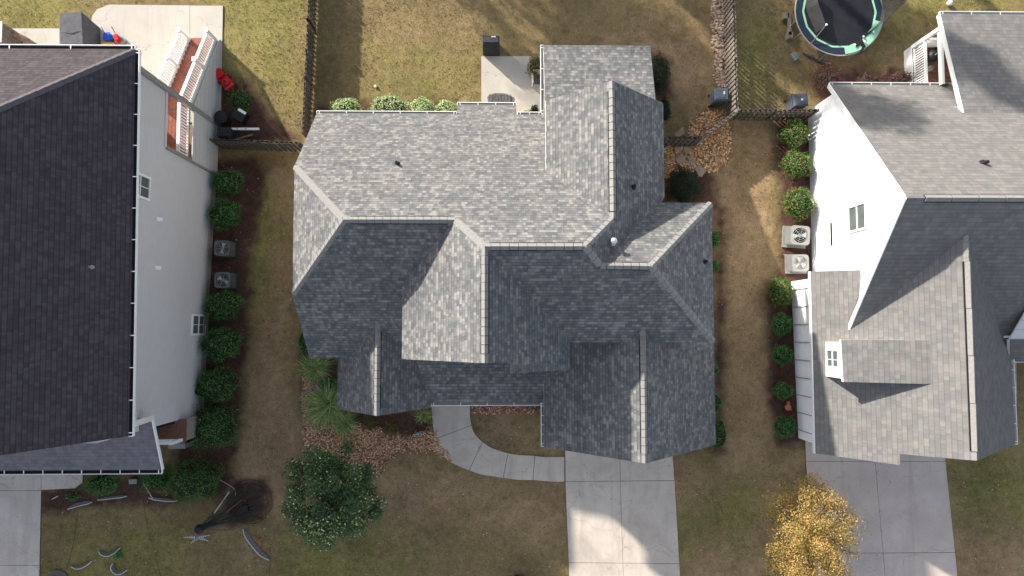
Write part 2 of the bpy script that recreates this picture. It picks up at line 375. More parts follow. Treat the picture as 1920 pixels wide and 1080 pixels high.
def window(parent, o, ax, up, wd, h, nrm, mull=1, rail=True, mf=None):
    """a window in a wall: o centre, ax along the wall, up, nrm out of the wall"""
    o, ax, up, nrm = map(Vector, (o, ax, up, nrm)); mf = mf or M['white']; t = .09; mb = MB()
    mb.beam(o - ax * wd / 2 - up * (h / 2 + t), o - ax * wd / 2 + up * (h / 2 + t), .1, t, mf, nrm) if 0 else None
    for sg in (-1, 1):
        mb.beam(o + ax * sg * (wd / 2 + t / 2) - up * (h / 2 + t) + nrm * .02, o + ax * sg * (wd / 2 + t / 2) + up * (h / 2 + t) + nrm * .02, t, .08, mf, nrm)
        mb.beam(o + up * sg * (h / 2 + t / 2) - ax * wd / 2 + nrm * .02, o + up * sg * (h / 2 + t / 2) + ax * wd / 2 + nrm * .02, t, .08, mf, nrm)
    fr = mb.build('window', parent)
    pb = MB(); pb.beam(o - up * h / 2 + nrm * .008, o + up * h / 2 + nrm * .008, wd, .016, M['pane'], nrm); pb.build('pane', fr)
    sb = MB()
    if rail: sb.beam(o - ax * wd / 2 + nrm * .03, o + ax * wd / 2 + nrm * .03, .05, .04, mf, nrm)
    for i in range(mull):
        x = (i + 1) / (mull + 1) - .5; sb.beam(o + ax * wd * x - up * h / 2 + nrm * .025, o + ax * wd * x + up * h / 2 + nrm * .025, .025, .03, mf, nrm)
    if rail or mull: sb.build('sash', fr)
    return fr
# ================================================================== middle house
random.seed(3)
house_c = thing('house', 'grey shingled house with several gables in the middle of the picture', 'house', (0, 0, 0))
N = pl(P(720, 214, 3.0), (0, 1, 1)); W_ = pl(P(550, 430, 6.1), (-1, 0, 1))
S1 = pl(hit(740, 412, N), (0, -1, 1)); S2 = pl(hit(1000, 462, N), (0, -1, 1))
CGW = pl(hit(909, 462, N), (-1, 0, 1)); CGE = pl(hit(909, 462, N), (1, 0, 1))
E_ = pl(hit(1098, 462, N), (1, 0, 1)); WW = pl(hit(1149, 300, E_), (-1, 0, 1))
N3 = pl(hit(1190, 498, S2), (0, 1, 1)); q_r3 = hit(1222, 499, S2)
pe = P(1343, 510, 6.2); sE = (q_r3.z - 6.2) / (pe.x - q_r3.x); E2 = pl(q_r3, (sE, 0, 1))
GW = pl(P(1020, 800, 3.3), (-1, 0, 1)); GE = pl(hit(1208, 740, GW), (1, 0, 1))
SW = pl(P(633, 720, 2.9), (-1, 0, 1)); SE = pl(hit(707, 700, SW), (1, 0, 1))
PF = pl(P(915, 755, 2.97), (0, -.32, 1)); NPp = pl(P(1110, 85, 2.9), (0, .33, 1))
xw = P(550, 430, 6.1).x; xcw = hit(754, 600, CGW).x; xce = hit(1068, 670, CGE).x
xee = hit(1245, 300, E_).x; xwe = hit(1023, 240, WW).x; xgw = P(1020, 800, 3.3).x; xge = hit(1341, 760, GE).x
xsw = P(633, 720, 2.9).x; xse = hit(808, 765, SE).x
yn = hit(1150, 150, WW).y; ycg = hit(909, 681, CGW).y; ycg2 = hit(1010, 697, CGE).y
yg = hit(1208, 869, GW).y; ysg = hit(706, 780, SW).y; ys1 = hit(605, 672, S1).y; ypf = P(915, 755, 2.97).y
ye = hit(1250, 642, S2).y
rc, cw = M['roof_c'], M['side_c']
rb = MB()
V = {}
V['a'] = X3(N, Vx(xw), Vy(hit(650, 213, N).y)); V['b'] = X3(N, W_, Vx(xw)); V['c'] = X3(N, W_, S1); V['d'] = X3(N, S1, CGW)
V['e'] = X3(N, CGW, CGE); V['f'] = hit(1098, 462, N); V['g'] = X3(N, E_, WW); V['h'] = X3(N, WW, Vx(xwe))
ynv = hit(650, 213, N).y; ynb = hit(910, 197, N).y; ynj = hit(990, 215, N).y
xb0 = hit(857, 205, N).x; xb1 = hit(968, 205, N).x
j = lambda x, y: X3(N, Vx(x), Vy(y))
rb.roof([V['a'], V['b'], V['c'], V['d'], V['e'], V['f'], V['g'], V['h'], j(xwe + .5, V['h'].y), j(xwe + .5, ynj), j(xb1, ynj), j(xb1, ynb), j(xb0, ynb), j(xb0, ynv)], rc, M['white'])
b2 = X3(S1, W_, Vx(xw)); mS = X3(S1, CGW, Vx(xcw)); mS2 = X3(S1, Vx(xcw + .4), Vy(mS.y)); nS = X3(S1, SE, Vx(xcw + .4)); tS = X3(S1, SW, SE)
rb.roof([V['c'], V['d'], mS, mS2, nS, tS, X3(S1, SW, Vy(ys1)), X3(S1, Vx(xw), Vy(ys1)), b2], rc, M['white'])
rb.roof([V['c'], V['b'], b2], rc, M['white'])
rb.roof([V['d'], V['e'], X3(CGW, CGE, Vy(ycg)), X3(CGW, Vx(xcw), Vy(ycg)), mS], rc, M['white'])
xk = hit(957, 685, CGE).x
rb.roof([V['e'], X3(CGE, CGW, Vy(ycg)), X3(CGE, Vx(xk), Vy(ycg)), X3(CGE, Vx(xk), Vy(ycg2)), X3(CGE, Vx(xce), Vy(ycg2)), X3(CGE, S2, Vx(xce))], rc, M['white'])
vt = X3(E_, N3, S2); tG = X3(S2, GW, GE)
rb.roof([V['e'], V['f'], vt, q_r3, X3(S2, E2, Vy(ye)), X3(S2, GE, Vy(ye)), tG, X3(S2, GW, Vy(ye)), X3(S2, Vx(xce), Vy(ye)), X3(CGE, S2, Vx(xce))], rc, M['white'])
rb.roof([V['f'], V['g'], X3(E_, WW, Vy(yn)), X3(E_, Vx(xee), Vy(yn)), X3(E_, N3, Vx(xee)), vt], rc, M['white'])
zne = X3(S2, E2, Vy(ye)).z
rb.roof([vt, q_r3, X3(N3, E2, Hz(zne)), X3(N3, Hz(zne), Vx(xee - .2)), X3(E_, N3, Vx(xee))], rc, M['white'])
rb.roof([q_r3, X3(N3, E2, Hz(zne)), X3(S2, E2, Vy(ye))], rc, M['white'])
rb.roof([V['g'], X3(E_, WW, Vy(yn)), X3(WW, Vx(xwe), Vy(yn)), V['h']], rc, M['white'])
# lower roofs
rb.roof([tG, X3(GW, GE, Vy(yg)), X3(GW, Vx(xgw), Vy(yg + .02)), X3(GW, Vx(xgw), Vy(0)), X3(GW, Hz(zne - .15), Vy(0)), X3(S2, GW, Vy(ye))], rc, M['white'])
rb.roof([tG, X3(GW, GE, Vy(yg)), X3(GE, Vx(xge), Vy(yg + .02)), X3(GE, Vx(xge), Vy(0)), X3(GE, Hz(zne - .15), Vy(0)), X3(S2, GE, Vy(ye))], rc, M['white'])
rb.roof([tS, X3(SW, SE, Vy(ysg)), X3(SW, Vx(xsw), Vy(ysg + .05)), X3(SW, Vx(xsw), Vy(ys1 + .3)), X3(S1, SW, Vy(ys1))], rc, M['white'])
rb.roof([tS, X3(SW, SE, Vy(ysg)), X3(SE, Vx(xse), Vy(ysg + .1)), X3(SE, Vx(xse), Vy(-1.0)), X3(SE, S1, Vy(-1.25))], rc, M['white'])
rb.roof([X3(PF, SE, Vy(ypf)), X3(PF, Vx(xgw + .05), Vy(ypf)), X3(PF, GW, Vy(-.8)), X3(PF, SE, Vy(-.8))], rc, M['white'])
xnw = P(1019, 140, 2.9).x; xne = P(1219, 90, 2.9).x; ynp = P(1110, 85, 2.9).y
rb.roof([X3(NPp, Vx(xnw), Vy(ynp)), X3(NPp, Vx(xne), Vy(ynp)), X3(NPp, Vx(xne), Vy(yn - .5)), X3(NPp, Vx(xwe + .4), Vy(yn - .5)), X3(NPp, Vx(xnw), Vy(ynj + .05))], rc, M['white'], .14)
roof_c = rb.build('roof', house_c)
up1 = N[0]
def cap(a, b, p, q, parent, m, **k): return cap_strip(a, b, p[0], q[0], m, parent, **k)
def part_of(a, b, t0, t1): a, b = Vector(a), Vector(b); return a.lerp(b, t0), a.lerp(b, t1)
mc = M['cap_c']
hk = dict(vent=False, lift=.012, wd=.15)
cap(V['b'], V['c'], N, W_, roof_c, mc, name='hip_cap', **hk); cap(V['c'], b2, S1, W_, roof_c, mc, name='hip_cap', **hk)
cap(*part_of(V['c'], V['d'], .0, 1), N, S1, roof_c, mc, **hk); cap(*part_of(V['c'], V['d'], .06, .93), N, S1, roof_c, mc)
cap(V['d'], V['e'], N, CGW, roof_c, mc, name='hip_cap', **hk)
cap(V['e'], V['f'], N, S2, roof_c, mc, **hk); cap(*part_of(V['e'], V['f'], .06, .97), N, S2, roof_c, mc)
ap = X3(CGW, CGE, Vy(ycg)); cap(V['e'], ap, CGW, CGE, roof_c, mc, **hk); cap(*part_of(V['e'], ap, .08, .92), CGW, CGE, roof_c, mc)
cap(V['f'], V['g'], N, E_, roof_c, mc, name='hip_cap', **hk); cap(V['f'], vt, S2, E_, roof_c, mc, name='hip_cap', **hk)
an = X3(E_, WW, Vy(yn)); cap(V['g'], an, WW, E_, roof_c, mc, **hk); cap(*part_of(V['g'], an, .05, .93), WW, E_, roof_c, mc)
cap(vt, q_r3, N3, S2, roof_c, mc, **hk); cap(*part_of(vt, q_r3, .12, .92), N3, S2, roof_c, mc)
cap(q_r3, X3(N3, E2, Hz(zne)), N3, E2, roof_c, mc, name='hip_cap', **hk); cap(q_r3, X3(S2, E2, Vy(ye)), S2, E2, roof_c, mc, name='hip_cap', **hk)
ag = X3(GW, GE, Vy(yg)); cap(tG, ag, GW, GE, roof_c, mc, **hk); cap(*part_of(tG, ag, .08, .93), GW, GE, roof_c, mc)
as_ = X3(SW, SE, Vy(ysg)); cap(tS, as_, SW, SE, roof_c, mc, **hk); cap(*part_of(tS, as_, .1, .93), SW, SE, roof_c, mc)
for (u, v, p, m, r, h, c) in ((745, 307, N, M['plastic_k'], .055, .3, False), (1187, 351, E_, M['plastic_k'], .055, .3, False), (1148, 454, E_, M['metal_s'], .07, .35, True), (1321, 491, E2, M['plastic_k'], .05, .28, False)):
    vent_pipe(hit(u, v, p), roof_c, m, r, h, cap=c)
g_n = lambda x0, x1, y: (j(x0, y), j(x1, y))
gutter(*g_n(xw, xb0, ynv), (0, 1, 0), house_c); gutter(*g_n(xb0, xb1, ynb), (0, 1, 0), house_c, 3); gutter(*g_n(xb1 + .05, xnw - .1, ynj), (0, 1, 0), house_c, 2)
gutter(X3(NPp, Vx(xnw), Vy(ynp)), X3(Hz(X3(NPp, Vx(xnw), Vy(ynp)).z), Vx(xnw), Vy(ynj + .1)), (-1, 0, 0), house_c, 3)
gutter(X3(PF, Vx(xse), Vy(ypf)), X3(PF, Vx(xgw), Vy(ypf)), (0, -1, 0), house_c, 4)
gutter(X3(GW, Vx(xgw), Vy(ypf)), X3(GW, Vx(xgw), Vy(yg + .05)), (-1, 0, 0), house_c, 4)
wb = MB()
body(wb, [(-.95, 0), (ynv - .45, 0), (ynv - .45, 2.75), (6.25, 5.9), (1.7, 5.9), (-.95, 3.3)], xw + .35, 4.0, 'x', cw)
body(wb, [(xcw + .4, 0.05), (xce - .4, 0.05), (xce - .4, 6.1), (-.49, 9.25), (xcw + .4, 6.1)], ycg + .4, 2.4, 'y', cw)
body(wb, [(2.3, .1), (xee - .38, .1), (xee - .38, 5.7), (V['g'].x, 7.9), (2.3, 5.95)], 2.2, yn - .35, 'y', cw)
wb.bx(2.6, pe.x - .4, ye + .4, 4.5, .15, 6.0, cw)
body(wb, [(xgw + .35, .2), (xge - .35, .2), (xge - .35, 3.2), (ag.x, 6.5), (xgw + .35, 3.2)], yg + .35, -.3, 'y', cw)
body(wb, [(xsw + .35, .12), (xse - .5, .12), (xse - .5, 2.8), (as_.x, 4.7), (xsw + .35, 2.8)], ysg + .35, -.5, 'y', cw)
wb.bx(2.55, xne - .35, 8, ynp - .35, .08, 2.75, cw)
wb.build('wall', house_c)
gd = MB()
gx = ag.x; gy = yg + .35
for i in range(4): gd.bx(gx - 2.4, gx + 2.4, gy - .06, gy + .0, .25 + i * .56, .25 + i * .56 + .54, M['white'])
gd.build('garage_door', house_c)
fd = MB(); fd.bx(-1.2, -.2, -1.08, -.9, .2, 2.3, M['redwood']); fd.build('door', house_c)
for x in (xse + .5, -.6, xgw - .3): cb = MB(); cb.bx(x - .1, x + .1, ypf + .3, ypf + .5, 0, 2.9, M['white']); cb.build('porch_post', house_c)
window(house_c, (as_.x, ysg + .34, 1.6), (1, 0, 0), (0, 0, 1), 1.4, 1.3, (0, -1, 0))
window(house_c, (-.5, ycg + .39, 5.6), (1, 0, 0), (0, 0, 1), 1.2, 1.3, (0, -1, 0))
window(house_c, (xw + .34, 3.9, 4.6), (0, 1, 0), (0, 0, 1), 1.1, 1.2, (-1, 0, 0))
window(house_c, (-5, ynv - .44, 1.5), (1, 0, 0), (0, 0, 1), 1.2, 1.2, (0, 1, 0))

# ================================================================== left house
house_l = thing('house', 'tall house with dark brown roof and pale grey siding beside the raised deck', 'house', (0, 0, 0))
house_l.location = (-18, 3, 0)
eA, eB = P(253, 93, 8.7), P(241, 818, 8.7); pd = .84
out = Vector((eA.y - eB.y, -(eA.x - eB.x), 0)).normalized()
LE = pl(eA, (out.x * pd, out.y * pd, 1)); nA = P(0, 91, 8.7); LN = pl(nA, (0, pd, 1))
yrl = eB.y; ylr = hit(0, 851, LE).y
LSv = vline(eB, hit(60, 845, LE))
xr = -21.8; LR = (Vector((1, out.y, 0)).normalized(), Vector((1, out.y, 0)).normalized().dot(Vector((xr, 3, 0))))
ridN = X3(LE, LN, pl((xr, 3, 0), (out.x, out.y, 0))); ridS = X3(LE, pl((xr, 3, 0), (out.x, out.y, 0)), LSv)
LWp = pl(ridN, (-out.x * pd, -out.y * pd, 1))
cN = X3(LE, LN, vline(eA, eB))
rl = MB(); rm = M['roof_l']
rl.roof([cN, ridN, ridS, eB], rm, M['white'])
wN = X3(LN, LWp, Hz(8.7)); wS = X3(LWp, LSv, Hz(8.7))
rl.roof([cN, ridN, wN], rm, M['white']); rl.roof([ridN, ridS, wS, wN], rm, M['white'])
# front porch roof
ph = P(303, 881, 5.0); ph2 = hit(283, 783, pl(ph, (0, -.4, 1)))
LP = pl(ph, (0, -.4, 1)); rl2 = MB()
rl2.roof([X3(LP, Hz(5.0), Vx(-24)), ph, X3(LP, Vx(ph2.x), Vy(ph2.y)), X3(LP, Vx(-24), Vy(ph2.y))], M['roof_p'], M['white'])
# added west wing, unseen, put in only to shade the front drive
wy0, wy1, wx0, wx1 = -9.5, 7.0, -38.0, -29.4; wxm = (wx0 + wx1) / 2
rl.roof([(wx1, wy0, 4.2), (wx1, wy1, 4.2), (wxm, wy1, 7.6), (wxm, wy0, 7.6)], rm, M['white']); rl.roof([(wx0, wy0, 4.2), (wx0, wy1, 4.2), (wxm, wy1, 7.6), (wxm, wy0, 7.6)], rm, M['white'])
roof_l = rl.build('roof', house_l); rl2.build('porch_roof', house_l)
cap(cN, ridN, LE, LN, roof_l, M['cap_l'], name='hip_cap', **hk); cap(ridN, ridS, LE, LWp, roof_l, M['cap_l'])
gutter(cN, eB, out, house_l, 12, .15); gutter(wN, cN, (0, 1, 0), house_l, 8, .15)
gutter(P(0, 883, 5.0) - Vector((3, 0, 0)), P(303, 881, 5.0), (0, -1, 0), house_l, 12, .15)
rk = MB(); rk.beam(ph + Vector((.03, 0, -.05)), ph2 + Vector((.03, 0, -.05)), .05, .14, M['white']); rk.beam(P(283, 784, 5.85) , P(247, 796, 8.4), .2, .22, M['white']); rk.build('fascia', house_l)
vent_pipe(hit(172, 501, LE), roof_l, M['metal_l'], .035, .22)
# walls: the east wall stands 0.4 m behind the eave; a covered porch is cut into its north end
ins = out * -.42; wA = Vector((eA.x, eA.y - .42, 0)) + ins; wB = Vector((eB.x, eB.y + .6, 0)) + ins
wc = P(406, 236, 0); wA = Vector((wc.x, wc.y, 0)); wq = P(396, 327, 0); wq = Vector((wc.x, wq.y, 0)); wbb = P(381, 680, 0)
wB = Vector((wbb.x, -4.0, 0)); dW = (wB - wA).normalized()
wl = MB(); ml = M['side_l']
xW = -29.5
def blk(mb, a, b, z0, z1, xw_, m): mb.prism([(a.x, a.y, z0), (xw_, a.y, z0), (xw_, b.y, z0), (b.x, b.y, z0)], [(a.x, a.y, z1), (xw_, a.y, z1), (xw_, b.y, z1), (b.x, b.y, z1)], m)
blk(wl, wq, wB, 0, 8.5, xW, ml)
fz = 2.75; hz_ = 4.95
blk(wl, wA, wq, hz_, 8.5, xW, ml)
inn = Vector((-2.2, 0, 0)); blk(wl, wA + inn, wq + inn + Vector((0, -.02, 0)), 0, hz_ + .02, xW + .01, ml)
wl.bx(xW + .2, -14.2, -3.9, 10, 8.35, 8.48, M['white'])
gy_ = ridS
wl.prism([(wB.x, wB.y + .3, 8.3), (xW, wB.y + .3, 8.3), (ridS.x, wB.y + .3, ridS.z - .35)], [(wB.x, wB.y + .45, 8.3), (xW, wB.y + .45, 8.3), (ridS.x, wB.y + .45, ridS.z - .35)], ml)
body(wl, [(wx0 + .4, 0), (wx1 - .4, 0), (wx1 - .4, 4.2), (wxm, 7.3), (wx0 + .4, 4.2)], wy0 + .4, wy1 - .4, 'y', ml)  # walls of the added unseen wing
wl.build('wall', house_l)
tb = MB(); tb.beam(wA + Vector((0.06, 0, 0)), wA + Vector((.06, 0, 8.5)), .2, .2, M['metal_l']); tb.beam(wq + Vector((.02, 0, 0)), wq + Vector((.02, 0, hz_)), .14, .14, M['metal_l'])
tb.beam(wA + Vector((.015, 0, hz_ + .08)), wq + Vector((.015, 0, hz_ + .08)), .06, .16, M['side_l'])
tb.build('corner_board', house_l)
fb = MB(); fp = wA.lerp(wB, 1)
fb.prism([(wq.x + .012, wq.y, .0), (wq.x + .06, wq.y, 0), (wB.x + .06, wB.y, 0), (wB.x + .012, wB.y, 0)], [(wq.x + .012, wq.y, .45), (wq.x + .06, wq.y, .45), (wB.x + .06, wB.y, .45), (wB.x + .012, wB.y, .45)], M['brickbase'])
fb.build('foundation', house_l)
dd = dW
LW = vline(wq, wB)
def onwall(u, v): return hit(u, v, LW)
nW = Vector((-dW.y, dW.x, 0)); nW = nW if nW.x > 0 else -nW
a1, a2 = onwall(278, 335), onwall(278, 374); zc_ = a1.z + .75
window(house_l, Vector(((a1.x + a2.x) / 2, (a1.y + a2.y) / 2, a1.z + .62)), dW, (0, 0, 1), (a1 - a2).length * .95, 1.3, nW, 1)
b1 = onwall(379, 609); window(house_l, Vector((b1.x, b1.y, .95)), dW, (0, 0, 1), .8, 1.25, nW, 1)
for u, v in ((296, 411), (293, 502)):
    q = onwall(u, v); vb = MB(); vb.prism([q - dW * .07 + Vector((0, 0, -.08)), q + dW * .07 + Vector((0, 0, -.08)), q + dW * .07 + nW * .16 + Vector((0, 0, -.08)), q - dW * .07 + nW * .16 + Vector((0, 0, -.08))],
        [q - dW * .07 + Vector((0, 0, .1)), q + dW * .07 + Vector((0, 0, .1)), q + dW * .08 + nW * .05 + Vector((0, 0, .1)), q - dW * .08 + nW * .05 + Vector((0, 0, .06))], M['white']); vb.build('dryer_vent', house_l)
# front porch floor, posts, rail
pf = MB(); p1, p2 = P(345, 772, 2.4), P(346, 828, 2.4)
pf.bx(-24, p1.x, p2.y, wB.y + .02, 0.0, 2.2, M['brickbase']); pf.bx(-24, p1.x + .05, p2.y - .05, wB.y + .01, 2.203, 2.4, M['browndeck'])
pf.box((p1.x - .9, p2.y + .9, 2.62), (.9, .5, .4), M['plastic_k'], .3); pf.box((p1.x - 1.0, p2.y + 1.55, 2.65), (.8, .25, .5), M['browndeck'], .2)
pf.build('porch_floor', house_l)
pr = MB(); c1 = Vector((p1.x - .08, p2.y + .08, 2.4))
pr.beam(c1 + Vector((0, 0, -.0)), c1 + Vector((0, 0, 1.0)), .13, .13, M['white'])
for z in (.15, .95): pr.beam(c1 + Vector((0, 0, z)), c1 + Vector((-8, 0, z)), .09, .07, M['white'])
for i in range(1, 60): pr.beam(c1 + Vector((-i * .13, 0, .15)), c1 + Vector((-i * .13, 0, .95)), .035, .035, M['white'])
for x in (-2.2, -4.8, -7.4): pr.beam(c1 + Vector((x, 0, 0)), c1 + Vector((x, 0, 2.45)), .16, .16, M['white'])
pr.build('porch_railing', house_l)
st = MB(); s0 = P(322, 858, .2)
for i in range(2): st.bx(p1.x - 1.3, p1.x - .55, p2.y - .55 + i * .25, p2.y - .06, 0, 1.0 + i * .5, M['metal_l'])
st.build('side_step', house_l)

# raised deck with stair
deck = thing('raised_deck', 'red stained deck and stair with white railings beside the pale grey house', 'deck', P(385, 150, 0))
xo = wA.x + .05 + .0; xi = xo - 1.35
ytop = wA.y; ybot = P(412, 75, 0).y; run = ybot - ytop
fl = MB(); nb = 12
yS = wq.y + .02
for i in range(nb):
    x0 = xi - .6 + (xo - .1 - xi + .6) * i / nb; fl.bx(x0, x0 + (xo - .1 - xi + .6) / nb - .012, yS, ytop + .0, fz - .05, fz, M['redwood'])
fl.build('deck_floor', deck)
sk = MB()
sk.prism([(xo, yS, 0), (xo + .05, yS, 0), (xo + .05, ytop, 0), (xo, ytop, 0)], [(xo, yS, fz - .05), (xo + .05, yS, fz - .05), (xo + .05, ytop, fz - .05), (xo, ytop, fz - .05)], M['skirt'])
sk.prism([(xo, ytop + .003, 0), (xo, ybot, 0), (xo, ybot, .12), (xo, ytop + .003, fz - .05)], [(xo + .05, ytop + .003, 0), (xo + .05, ybot, 0), (xo + .05, ybot, .12), (xo + .05, ytop + .003, fz - .05)], M['skirt'])
sk.build('skirting', deck)
sr = MB(); ns = 15
for i in range(ns):
    y0 = ytop + run * i / ns; z = fz - (fz - .15) * (i + 1) / ns + .0
    sr.bx(xi, xo - .16, y0 + .002, y0 + run / ns + .03, z - .05, z, M['redwood']); sr.bx(xi, xo - .16, y0 - .0, y0 + .02, z + .0, z + (fz - .15) / ns - .06, M['white'])
sr.build('stair_tread', deck)
sg_ = MB()
for x in (xi - .06, xo - .12):
    sg_.prism([(x - .03, ytop, fz - .35), (x - .03, ybot, 0), (x - .03, ybot, .3), (x - .03, ytop, fz + .08)], [(x + .03, ytop, fz - .35), (x + .03, ybot, 0), (x + .03, ybot, .3), (x + .03, ytop, fz + .08)], M['white'])
sg_.build('stringer', deck)
sl_ = -(fz - .1) / run
def rail(x, y0, y1, zf, step=.135, posts=()):
    rb_ = MB()
    A, B = Vector((x, y0, zf(y0))), Vector((x, y1, zf(y1)))
    for h, wd_ in ((.98, .14), (.12, .07)): rb_.beam(A + Vector((0, 0, h)), B + Vector((0, 0, h)), wd_, .06, M['white'])
    y = y0 + .06
    while y < y1 - .04:
        rb_.beam((x, y, zf(y) + .12), (x, y, zf(y) + .97), .05, .05, M['white']); y += step
    for yy in posts:
        rb_.beam((x, yy, zf(yy) - .25), (x, yy, zf(yy) + 1.12), .13, .13, M['white']); rb_.beam((x, yy, zf(yy) + 1.12), (x, yy, zf(yy) + 1.17), .19, .19, M['white'])
    rb_.build('railing', deck)
zst = lambda y: fz + .02 + sl_ * (y - ytop)
zfl = lambda y: fz
rail(xo - .12, ytop, ybot, zst, posts=(ybot - .08, (ytop + ybot) / 2 + .2)); rail(xi - .06, ytop + .05, ybot, zst, posts=(ybot - .08, (ytop + ybot) / 2 + .3))
rail(xo - .12, yS + .1, ytop - .1, zfl)
# ================================================================== right house
house_r = thing('house', 'grey shingled house with white gable wall, dormer and garage beside the white kettle grill deck', 'house', (19, 3, 0))
house_r['label'] = 'grey roofed house with a tall bright white gable wall and a white dormer'
rr = M['roof_r']; rt = MB(); wr = M['white']
zN = 2.45
RN0 = P(1556, 159, zN); RA = P(1700, 371, 8.24); pn = (RA.z - zN) / (RN0.y - RA.y)
RN = pl(RA, (0, pn, 1)); rakeN = vline(RN0, RA); R1 = P(1603, 596, 4.5); ps = (RA.z - R1.z) / (RA.y - R1.y)
RS = pl(RA, (0, -ps, 1)); rakeS = vline(RA, R1)
XE = 34.0
G1, G2 = P(1520, 508, 3.0), P(1529, 850, 3.0); dG = (G2 - G1).normalized(); oG = Vector((dG.y, -dG.x, 0)); oG = oG if oG.x < 0 else -oG
A1 = hit(1812, 470, pl(G1, (oG.x * 1.0, oG.y * 1.0, 1))); RGW = pl(G1, (oG.x, oG.y, 1)); A2 = hit(1831, 864, RGW); A1 = hit(1813, 600, RGW)
ridR = vline(A1, A2); B1 = P(1903, 833, 3.0); sge = (A2.z - 3.0) / (B1.x - A2.x); RGE = pl(A2, (-oG.x * sge, -oG.y * sge, 1))
topR = X3(RS, RGW, RGE)
zev = 2.45
rt.roof([RN0, X3(RN, Vy(RN0.y), Vx(XE)), X3(RN, Vx(XE), Vy(RA.y)), RA], rr, wr)
rt.roof([RA, X3(RN, Vx(XE), Vy(RA.y)), X3(RS, Vx(XE), Vy(-.6)), X3(RS, Vx(B1.x - .6), Vy(-.6)), X3(RS, RGE, Vy(-.55)), topR, X3(RS, RGW, rakeS)], rr, wr)
yGn = hit(1570, 506, RGW).y
j0 = hit(1687, 851, RGW); j1 = hit(1687, 872, RGW); jw = hit(1529, 850, RGW)
rt.roof([topR, X3(RGW, RGE, Vy(A2.y)), j0, X3(RGW, vline(j0, j1), Vy(j1.y)), jw, X3(RGW, vline(G1, G2), Vy(yGn)), hit(1618, 506, RGW), X3(RS, RGW, rakeS)], rr, wr)
rt.roof([topR, X3(RGW, RGE, Vy(A2.y)), hit(1903, 833, RGE), hit(1895, 650, RGE), X3(RS, RGE, Vy(-.5))], rr, wr)
# north porch roof (shallow)
PN0 = P(1763, 26, 2.8); PN1 = X3(RN, pl(PN0, (0, .26, 1)), Vx(PN0.x)); PNp = pl(PN0, (0, .26, 1))
rt.roof([PN0, X3(PNp, Vx(XE), Vy(PN0.y)), X3(PNp, Vx(XE), Vy(PN1.y - .02)), PN1 + Vector((0, -.02, .01))], rr, wr, .14)
# dormer shed roof
D0 = hit(1545, 636, RGW); dx = Vector((1, -dG.x * 0, 0))
d_nw, d_sw = P(1577, 637, 4.98), P(1581, 716, 4.98); d_ne, d_se = hit(1757, 637, RGW), hit(1755, 717, RGW)
dp = pl(d_nw, (-.42, 0, 1))
DL = vline(d_nw, d_sw)
dn0, dn1 = X3(dp, Vy(d_nw.y), Vx(d_nw.x)), X3(dp, Vy(d_nw.y), RGW); ds0, ds1 = X3(dp, Vy(d_sw.y), Vx(d_sw.x)), X3(dp, Vy(d_sw.y), RGW)
rt.roof([dn0, dn1, ds1, ds0], rr, wr, .14)
# entry gable on the far side
rt.roof([P(1893, 636, 4.36), P(1960, 522, 5.6), P(1960, 636, 4.36)], M['side_l'], wr, .08)
e0 = P(1893, 636, 4.2); rt.roof([e0, P(1893, 674, 3.0), Vector((XE, P(1893, 674, 3.0).y, 3.0)), Vector((XE, e0.y + .0, 4.2))], M['roof_r'], wr)
roof_r = rt.build('roof', house_r)
hr = dict(wd=.16, seg=1.0, lift=.05)
cap(RA + Vector((.7, 0, 0)), X3(RN, Vx(XE), Vy(RA.y)), RN, RS, roof_r, M['cap_r'], **hr)
aR = X3(RGW, RGE, Vy(A2.y)); cap(*part_of(topR, aR, 0, 1), RGW, RGE, roof_r, M['cap_r'], vent=False, lift=.012, wd=.16); cap(*part_of(topR, aR, .12, .96), RGW, RGE, roof_r, M['cap_r'], wd=.17, seg=2.0, lift=.06)
vent_pipe(hit(1844, 306, RN), roof_r, M['white'], .07, .25, boot=M['plastic_k'])
fr = MB()
def barge(a, b, h=.2, wd=.05, off=(0, 0, 0)):
    fr = MB(); o_ = Vector(off); fr.beam(Vector(a) + o_ + Vector((0, 0, -h / 2 + .01)), Vector(b) + o_ + Vector((0, 0, -h / 2 + .01)), wd, h, M['white']); fr.build('fascia', house_r)
rS_ = X3(RS, RGW, rakeS)
barge(RN0, RA, off=(-.03, 0, 0)); barge(RA, rS_, off=(-.03, 0, 0)); barge(PN0, PN1, .22, off=(-.03, 0, 0)); barge(X3(RGW, vline(G1, G2), Vy(yGn)), jw, .16, off=(-.03, 0, 0))
gutter(RN0, X3(RN, Vy(RN0.y), Vx(hit(1780, 155, RN).x)), (0, 1, 0), house_r, 6); gutter(PN0, X3(PNp, Vx(XE), Vy(PN0.y)), (0, 1, 0), house_r, 10)
gutter(hit(1895, 655, RGE), hit(1903, 833, RGE), (1, 0, 0), house_r, 5)
gutter(P(1897, 674, 3.0), Vector((XE, P(1893, 674, 3.0).y, 3.0)), (0, -1, 0), house_r, 5)
xwl = P(1520, 400, 0).x; mr = M['side_r']; wrb = MB()
zt = lambda y: min(RN[1] / RN[0].z - RN[0].y / RN[0].z * y, RS[1] / RS[0].z - RS[0].y / RS[0].z * y) - .22
yw0 = RN0.y - .45; yw1 = .2
body(wrb, [(yw1, 0), (yw0, 0), (yw0, zt(yw0)), (RA.y, zt(RA.y)), (yw1, zt(yw1))], xwl, XE - .3, 'x', mr)
xgl = P(1484, 560, 0).x; xgl2 = P(1497, 822, 0).x
g0y = yGn - .25; g1y = P(1497, 826, 0).y + .12
zr_ = lambda x: RGW[1] / RGW[0].z - RGW[0].x / RGW[0].z * x - .25
g2y = A2.y + .35; xj = j0.x - .3
